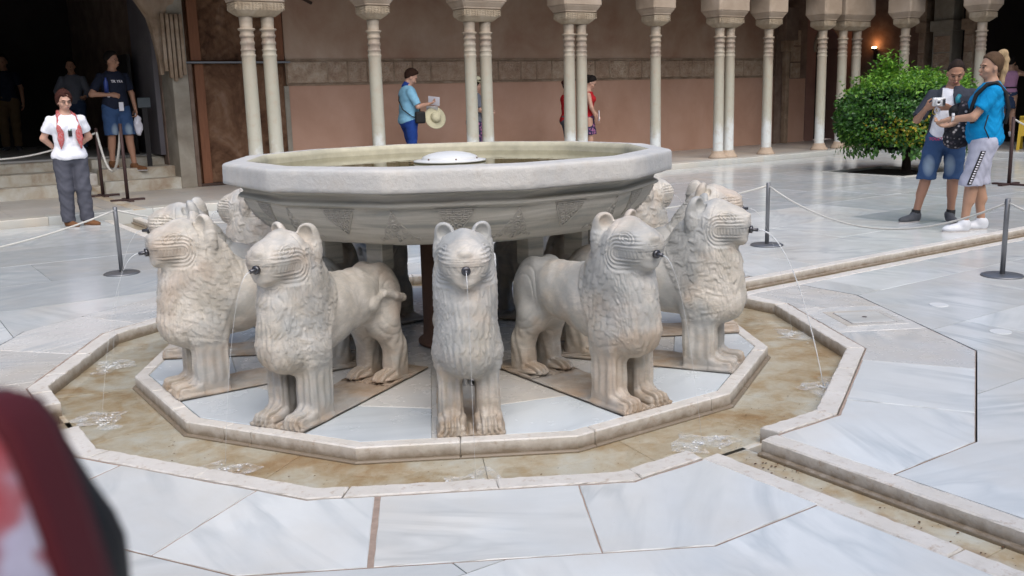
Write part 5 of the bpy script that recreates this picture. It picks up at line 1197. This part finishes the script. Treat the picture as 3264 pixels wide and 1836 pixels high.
# --- man with the instant camera
x, y = at(6.67, 1.02, .03)
b = Body('m', (x, y, 0), R(-143), 'man with cropped hair in open navy shirt and denim shorts, holding a camera', 1.705, .0075, lean=(0, .07), build=1.03)
b.setpose([((.06, .26, 1.12), (.29, -.03, 1.22), (.4, -1, .3), (.6, .1, -.5), .9), ((.05, -.31, 1.10), (.24, -.25, 1.22), (.6, .75, .45), (.5, -.1, -.3), 1.0)], feet=((-.02, .15), (.02, -.20)), head=(R(4), R(24)), toes=(.15, -.9))
b.bodymesh(M['skin_a']); b.face(); b.hair('buzz', M['hair_buzz']); b.bottom(M['denim'], 1.0, .47, .020, .012, 'shorts'); b.top(M['white_cloth'], .83, 1.42, 0, .008, name='tee', loose=.004); b.top(M['navy_open'], .80, 1.45, .85, .028, name='open_shirt', loose=.02, openf=True); b.shoes(M['shoe_grey'])
text(b, 'TOGETHER', .042, (.0, -.075, .885), (.150, .185), simple('magenta_print', (.45, .03, .10), .6), b.root)
b.tb('wristband', [(.255 + .02 * math.cos(t), -.145 + .02 * math.cos(t), 1.20 + .030 * math.sin(t)) for t in [q * .7 for q in range(10)]], .009, M['card']); b.tb('wristband', [(.235 + .02 * math.cos(t), -.165 + .02 * math.cos(t), 1.185 + .032 * math.sin(t)) for t in [q * .7 for q in range(10)]], .004, M['yellow'])
for sg in (1, -1): b.tb('sock', [tuple(b.A[0 if sg > 0 else 1] + (0, 0, -.03)), tuple(b.A[0 if sg > 0 else 1] + (0, 0, .05))], .047, M['black'], seg=14)
cm = empty('camera_toy', tuple(Vector((x, y, 0)) + Matrix.Rotation(R(-143), 3, 'Z') @ b.pt((.335, -.150, 1.285))), R(-138), 'white and silver instant camera held in both hands of the cropped-hair man', 'camera'); cm.name = 'instant_camera'
q = box('camera_body', (-.028, -.062, -.045), (.028, .062, .045), M['silver'], cm, .016); q = box('dark_grip', (-.024, .030, -.040), (.0295, .0635, .036), M['spout'], cm, .010)
l = lathe('lens_ring', [(.034, .0), (.034, .022), (.028, .030), (.020, .030), (.014, .024)], M['silver'], cm, 28); l.rotation_euler = (0, R(90), 0); l.location = (.026, -.006, -.006); g = lathe('lens_glass', [(.014, .02), (.012, .0265), (.002, .0275)], M['eye'], l, 20); q = box('flash_window', (.0275, -.05, .022), (.0295, -.025, .036), M['card'], cm, .002)
# --- woman in bright blue
x, y = at(6.33, .42, .05)
b = Body('w', (x, y, 0), R(128), 'tall woman with blonde ponytail in bright blue T-shirt and lilac-grey shorts, black strap', 1.735, .0075, lean=(-.055, .02), build=1.08)
b.setpose([((.15, .22, 1.12), (.35, .10, 1.10), (.9, -.4, -.35), (0, .2, -1), .9), ((.12, -.24, 1.10), (.30, -.12, 1.04), (1, .2, -.1), (0, -.3, -1), .8)], feet=((.09, .09), (-.09, -.09)), head=(R(18), R(0)), shw=.175, toes=(.35, .15))
b.bodymesh(M['skin_c'], female=True); b.face('hair_brown'); b.hair('pony', hairm('light_brown_hair', (.10, .06, .035))); b.bottom(M['lilac'], 1.0, .46, .022, .018, 'shorts'); b.top(M['azure'], .82, 1.45, .62, .026, loose=.03, female=True, disp=.009); b.shoes(M['shoe_white'])
# side stripe on the shorts with white marks
sh = link('side_stripe', pydata('side_stripe', [b.pt((.02 + .085 * t + sx, .222 - .012 * t - abs(sx) * .1, .80 - .325 * t)) for t in (0, .33, .66, 1) for sx in (-.02, .02)] + [b.pt((.02 + .085 * t + sx, .200 - .012 * t, .80 - .325 * t)) for t in (0, .33, .66, 1) for sx in (-.02, .02)], [(2 * i, 2 * i + 1, 2 * i + 3, 2 * i + 2) for i in range(3)] + [(2 * i, 2 * i + 2, 10 + 2 * i, 8 + 2 * i) for i in range(3)] + [(2 * i + 1, 9 + 2 * i, 11 + 2 * i, 3 + 2 * i) for i in range(3)]), M['black'], b.root)
A = Acc()
for i in range(14):
    t = (i + .3) / 14.3; A.add([b.pt((.02 + .085 * t + sx, .2245 - .012 * t, .80 - .325 * t - dz)) for dz in (0, .011) for sx in (-.010, .010)] + [b.pt((.02 + .085 * t + sx, .2205 - .012 * t, .80 - .325 * t - dz)) for dz in (0, .011) for sx in (-.010, .010)], [(0, 1, 3, 2), (4, 6, 7, 5), (0, 4, 5, 1), (2, 3, 7, 6)])
o = A.build('stripe_marks', M['card'], sh, False); o['kind'] = 'stuff'
b.tb('backpack_strap', [(.14, .15, 1.06), (.165, .13, 1.18), (.135, .135, 1.33), (.05, .135, 1.425), (-.03, .14, 1.44), (-.12, .14, 1.34), (-.165, .12, 1.18), (-.15, .10, 1.05)], .020, M['black'], seg=8)
b.tb('strap_tail', [(.02, .215, 1.14), (.04, .225, 1.02), (-.01, .228, .92)], .006, M['black'])
for k, z in enumerate((1.12, 1.105)): b.tb('bracelet', [(.31 + .012 * k, .125 + .036 * math.cos(t), 1.12 + .036 * math.sin(t)) for t in [q * .7 for q in range(10)]], .007, M['silver'])
for i in (0, 1): b.tb('sock', [tuple(b.A[i] + (0, 0, -.01)), tuple(b.A[i] + (0, 0, .035))], .040, M['shoe_white'], seg=14)
hb_ = Body('x', (x + RX * .17, y + RY * .17, -.05), R(128), 'black backpack with pale floral print held between the couple', 1.735, .009); hb_.root.name = 'floral_backpack'; hb_.root['category'] = 'bag'
f = Field((.1, -.35, .75), (.7, .25, 1.45), .009); f.ell((.31, -.16, 1.02), (.13, .12, .17), .05); f.ell((.26, -.20, 1.20), (.10, .09, .12), .05); f.ell((.36, -.16, .95), (.09, .10, .10), .04); hb_.emit(f, 'bag_body', M['floral'], disp=.012)
f = Field((.1, -.35, 1.0), (.8, .25, 1.5), .009); f.ell((.36, -.16, 1.20), (.05, .05, .08), .03); hb_.emit(f, 'dark_pocket', M['black'], disp=.006)
hb_.tb('zip_tag', [(.33, -.14, 1.30), (.34, -.14, 1.34), (.32, -.17, 1.37)], .022, M['teal'])
# --- woman in mauve, far right, and dim figures in the portal
b = Body('w', (18.0, 6.42, .30), R(25), 'woman in mauve sleeveless top and denim skirt in the shade, far right', 1.70, .012)
b.setpose([((.10, .26, 1.36), (.24, .14, 1.50), (.5, -.6, .5), (1, 0, 0), 1.0), ((.12, -.28, 1.32), (.28, -.12, 1.42), (.5, .6, .5), (1, 0, 0), 1.0)], head=(0, 0), shw=.17)
b.bodymesh(M['skin_c'], female=True); b.hair('bun', M['hair_black']); b.top(M['pink_cloth'], .95, 1.40, 0, .010, female=True); b.skirt(M['denim_plain'], 1.0, .60, .16); b.shoes(M['shoe_white']); b.tb('belt', [(.13 * math.cos(t), .165 * math.sin(t), 1.05) for t in [q * .42 for q in range(16)]], .014, M['black'])
b = Body('m', (.12, 18.0, .63), R(-100), 'dim person in dark top and khaki trousers at the far left edge', 1.95, .014); b.root.location = (-.02, 17.6, .60)
b.setpose([((0, .25, 1.12), (.08, .26, .88), (0, 0, -1), (0, 1, 0), .5), ((0, -.25, 1.12), (.08, -.26, .88), (0, 0, -1), (0, -1, 0), .5)])
b.bodymesh(M['skin_a']); b.hair('short', M['hair_black']); b.bottom(M['khaki']); b.top(M['navy'], .85, 1.44, .7, .02); b.shoes(M['shoe_grey'])
b = Body('m', (1.0, 15.0, .63), R(-110), 'dim person in grey-blue top half hidden behind the man in the navy T-shirt', 1.72, .013); b.root.location = (.82, 15.2, .63)
b.setpose([((0, .25, 1.12), (.15, .20, .98), (1, 0, 0), (0, 0, -1), .5), ((0.05, -.27, 1.12), (.2, -.16, 1.1), (1, .4, .2), (0, 0, -1), .8)])
b.bodymesh(M['skin_a']); b.hair('short', M['hair_black']); b.bottom(M['denim_plain']); b.top(M['grey_cloth'], .85, 1.44, 1.6, .02); b.shoes(M['shoe_grey'])
# ================================================================== CLIPPED ORANGE TREE
TX, TY = 12.22, 5.0
tree = empty('clipped_tree', (TX, TY, -.1), 0, 'dense clipped round tree with glossy green leaves in a square pit of dark soil', 'tree')
soil = box('soil', (pit[0] + .0, pit[2], -.14), (pit[1], pit[3], -.035), simple('dark_soil', (.022, .014, .010), 1, noise=.4, scale=20, bump=1.0, bscale=30, vec='p'), None); tag(soil, kind='structure')
pk = empty('pit_edge', kind='structure')
for a in ((pit[0] - .0, pit[2] - .06, pit[1], pit[2] + .02), (pit[0], pit[3] - .02, pit[1], pit[3] + .06), (pit[0] - .06, pit[2] - .06, pit[0] + .02, pit[3] + .06), (pit[1] - .02, pit[2] - .06, pit[1] + .06, pit[3] + .06)): prism('edge_stone', [(a[0], a[1]), (a[2], a[1]), (a[2], a[3]), (a[0], a[3])], -.13, .008 + random.uniform(0, .002), M['kerb_pale'], pk, .001, .004)
M['bark'] = simple('dark_bark', (.035, .024, .018), .95, noise=.4, scale=15, bump=.9, bscale=40)
f = Field((-.9, -.9, -.02), (.9, .9, 1.5), .02); f.cap((0, 0, 0), (.02, .01, .45), .085, .065, .03); f.ell((0, 0, .02), (.13, .13, .06), .05)
for k in range(7):
    a = k * .9; r = .55; f.cap((.02, .01, .42), (.3 * math.cos(a), .3 * math.sin(a), .72), .045, .028, .03); f.cap((.3 * math.cos(a), .3 * math.sin(a), .72), (.65 * math.cos(a + .3), .65 * math.sin(a + .3), 1.1), .026, .012, .02)
P, Q = f.polygonize(); link('trunk', fast_mesh('trunk', P, Q), M['bark'], tree)
def crown_r(th, z):     # radius of the clipped crown at height z (above the court floor)
    b = 1.15 + .05 * math.sin(3 * th + 1) + .04 * math.sin(7 * th)
    if z < .85: t = (z - .40) / .45; return b * (.80 + .20 * math.sin(max(0, min(1, t)) * 1.57))
    t = (z - .85) / .72; return b * max(0.0, 1 - t ** 3.2) ** .5
def leafmat(name, c1, c2):
    b = NB(name); c = b.mix(b.noise(40, 3, .5, b.pos), c1, c2); b.b.inputs['Subsurface Weight'].default_value = .0; m = b.fin(c, .32, spec=.5)
    tl = b.n('ShaderNodeBsdfTranslucent'); b.setv(tl.inputs[0], (*[x * 1.3 for x in c2], 1)); mx = b.n('ShaderNodeMixShader'); mx.inputs[0].default_value = .25; b.l(b.b.outputs[0], mx.inputs[1]); b.l(tl.outputs[0], mx.inputs[2]); b.l(mx.outputs[0], b.out.inputs[0]); return m
LM = [leafmat('deep_green_leaf', (.016, .055, .013), (.045, .13, .024)), leafmat('mid_green_leaf', (.045, .13, .02), (.09, .235, .03)), leafmat('fresh_yellow_green_leaf', (.13, .27, .03), (.22, .42, .05)), leafmat('yellowed_leaf', (.30, .24, .02), (.48, .38, .04))]
A_ = [Acc() for _ in range(4)]; rg = random.Random(11)
def leaf(A, p, d, n, L, W):
    d = d.normalized(); s = d.cross(n); s = s.normalized() if s.length > 1e-4 else Vector((1, 0, 0)); n = s.cross(d); m = p + d * L * .5; t = p + d * L - n * L * .12
    A.add([p, m + s * W + n * W * .35, t, m - s * W + n * W * .35, m], [(0, 1, 4), (1, 2, 4), (2, 3, 4), (3, 0, 4)])
cnt = 0
while cnt < 22000:
    th = rg.random() * 6.283; z = .48 + 1.08 * rg.random() ** .85; r = crown_r(th, z)
    if r <= 0.02: continue
    top = z > 1.2 and rg.random() < .6
    if top: rr = r * math.sqrt(rg.random()); 
    else: rr = r * (1 - .16 * rg.random() ** 1.3)
    if top: z = .85 + .72 * (max(0, 1 - (rr / 1.29) ** 2)) ** .3125 - .16 * rg.random() ** 1.5
    lump = .05 * math.sin(9 * th + 7 * z) * math.sin(11 * z + 3 * th); rr *= 1 + lump
    p = Vector((rr * math.cos(th), rr * math.sin(th), z + .1 + (.04 * math.sin(8 * rr * math.cos(th)) * math.sin(7 * rr * math.sin(th)) if top else 0)))
    out = Vector((math.cos(th), math.sin(th), 1.2 if top else .15)).normalized()
    n = (out + Vector((rg.gauss(0, .45), rg.gauss(0, .45), rg.gauss(.25, .4)))).normalized()
    d = Vector((rg.gauss(0, .8), rg.gauss(0, .8), rg.gauss(-.35 if not top else .35, .5))) + out * .5; L = rg.uniform(.05, .09)
    yel = math.exp(-((math.cos(th + 2.55) - 1) ** 2) / .02 - ((z - .72) / .22) ** 2)
    k = 0 if rg.random() < .62 else 1
    if top and z > 1.30: k = 2 if rg.random() < .55 else 1
    if z < .75 and rg.random() < .28: k = 2 if rg.random() < .5 else 1
    if rg.random() < yel * .55: k = 3 if rg.random() < .7 else 2
    leaf(A_[k], p, d, n, L, L * .30); cnt += 1
for i in range(260):   # leafy shoots standing out of the top
    th = rg.random() * 6.283; r0 = 1.05 * math.sqrt(rg.random()); bx, by = r0 * math.cos(th), r0 * math.sin(th); h = rg.uniform(.08, .24); bz = 1.58 - .25 * (r0 / 1.1) ** 3
    tuft = i < 60
    if tuft: bx, by = -.28 + rg.gauss(0, .17), .22 + rg.gauss(0, .17); h = rg.uniform(.25, .52) * math.exp(-((bx + .28) ** 2 + (by - .22) ** 2) / .08); bz = 1.62
    lx, ly = rg.gauss(0, .12), rg.gauss(0, .12)
    for j in range(int(5 + h * 26)):
        t = rg.random(); p = Vector((bx + lx * t * h * 3, by + ly * t * h * 3, bz + .06 + h * t)); a = rg.random() * 6.28; leaf(A_[2 if rg.random() < .6 else 1], p, Vector((math.cos(a), math.sin(a), .8)), Vector((0, 0, 1)), rg.uniform(.06, .10), .022)
for i in range(60):    # drooping sprays below
    th = rg.random() * 6.283; r0 = 1.05 * rg.uniform(.75, 1.1); 
    for j in range(7): p = Vector((r0 * math.cos(th) + rg.gauss(0, .04), r0 * math.sin(th) + rg.gauss(0, .04), .58 - j * .026)); leaf(A_[1 if rg.random() < .6 else 0], p, Vector((rg.gauss(0, .3), rg.gauss(0, .3), -1)), Vector((math.cos(th), math.sin(th), .2)), .09, .028)
for k, nm in enumerate(('deep_green_leaves', 'green_leaves', 'fresh_leaves', 'yellow_leaves')): o = A_[k].build(nm, LM[k], tree, False); o['kind'] = 'stuff'
# added dark core: blocks light, its colour stands in for the crown's inner shade
f = Field((-1.3, -1.3, .3), (1.3, 1.3, 1.7), .045); f.ell((0, 0, .98), (1.02, 1.02, .50), .05); P, Q = f.polygonize(); P += np.random.RandomState(2).normal(0, .03, P.shape); o = link('inner_shade_core', fast_mesh('inner_shade_core', P, Q, False), simple('crown_shade_dark', (.008, .018, .006), 1), tree); o['kind'] = 'stuff'
# ================================================================== BLURRED BAG CLOSE TO THE LENS
def camspace(px, py, d): return CAM + FV * d + RV * ((px - 1632) / 3067 * d) - UV_ * ((py - 918) / 3067 * d)
def strip(name, outl, d0, d1, mat, parent, bulge):
    # thick rounded slab whose outline is given at its own distance from the lens
    n = len(outl); v = []; f = []; prof = [(0, -.02), (.25, .0), (.5, .005), (.75, 0), (1, -.02)]
    cx = sum(p[0] for p in outl) / n; cy = sum(p[1] for p in outl) / n
    for t, g in prof:
        d = d0 + (d1 - d0) * t; k = 1 + g - .05 * (abs(t - .5) * 2) ** 4
        for px, py in outl: v.append(camspace(cx + (px - cx) * k - 85, cy + (py - cy) * k + 45, d0) + FV * (d - d0))
    for i in range(len(prof) - 1):
        for j in range(n): j2 = (j + 1) % n; f.append((i * n + j, i * n + j2, (i + 1) * n + j2, (i + 1) * n + j))
    f += [tuple(range(n))[::-1], tuple((len(prof) - 1) * n + j for j in range(n))]
    return link(name, pydata(name, v, f, True), mat, parent)
def redcloth():
    b = NB('red_and_white_printed_cloth'); v = b.map(b.pos, (40, 40, 40)); n = b.noise(1.6, 3, .5, v); n2 = b.noise(2.4, 2, .5, b.map(b.pos, (40, 40, 40), (3, 1, 2)))
    c = b.ramp(n, [(.40, (.36, .03, .04)), (.48, (.42, .16, .20)), (.54, (.50, .48, .64)), (.72, (.60, .61, .78))]); c = b.mix(b.ramp(n2, [(.5, 0), (.62, .9)]), c, (.30, .03, .04)); return b.fin(c, .8)
nb = empty('cloth_bag', (0, 0, 0), 0, 'blurred red and white cloth bag with black edge, close to the lens, lower left', 'bag')
strip('cloth_side', [(-700, 1130), (-100, 1190), (25, 1250), (97, 1340), (155, 1480), (212, 1640), (272, 1836), (362, 2150), (-700, 2150)], .150, .165, redcloth(), nb, 1)
strip('red_binding', [(-40, 1215), (30, 1235), (105, 1330), (165, 1480), (222, 1640), (285, 1836), (380, 2150), (355, 2150), (268, 1836), (206, 1650), (152, 1500), (94, 1360), (22, 1262)], .1495, .167, simple('dark_red_binding', (.10, .008, .014), .8), nb, 1)
strip('black_edge', [(30, 1270), (90, 1290), (160, 1400), (250, 1540), (330, 1650), (372, 1740), (385, 1836), (410, 2150), (100, 2150)], .168, .185, M['black'], nb, 1)
# a few dark specks of debris in the channel and on the slabs
A = Acc(); rg = random.Random(5)
for i in range(150):
    if i < 90: u = rg.uniform(CH0 + .02, CH1 - .02); v_ = -2.3 - abs(rg.gauss(0, .9)); z = -.0655
    else: az = rg.uniform(-50, 60); rr = rg.uniform(1.95, 2.25); u, v_ = pol(az, rr); z = -.0655
    s = rg.uniform(.002, .007) * (1 if i < 90 else .7); a0 = rg.random() * 6
    pts = [(u + s * (1 + .5 * rg.random()) * math.cos(a0 + q * 1.05), v_ + s * .7 * math.sin(a0 + q * 1.05), z + .0005) for q in range(6)]
    top = [(u + (x - u) * .5, v_ + (y - v_) * .5, z + s * .4) for x, y, _ in pts]; A.add(pts + top, [(q, (q + 1) % 6, 6 + (q + 1) % 6, 6 + q) for q in range(6)] + [tuple(range(6, 12))])
d_ = A.build('debris', M['cob'], None, False); tag(d_, 'dark specks of dirt lying in the ochre channel', 'debris', kind='stuff')
# leftovers: nothing hidden
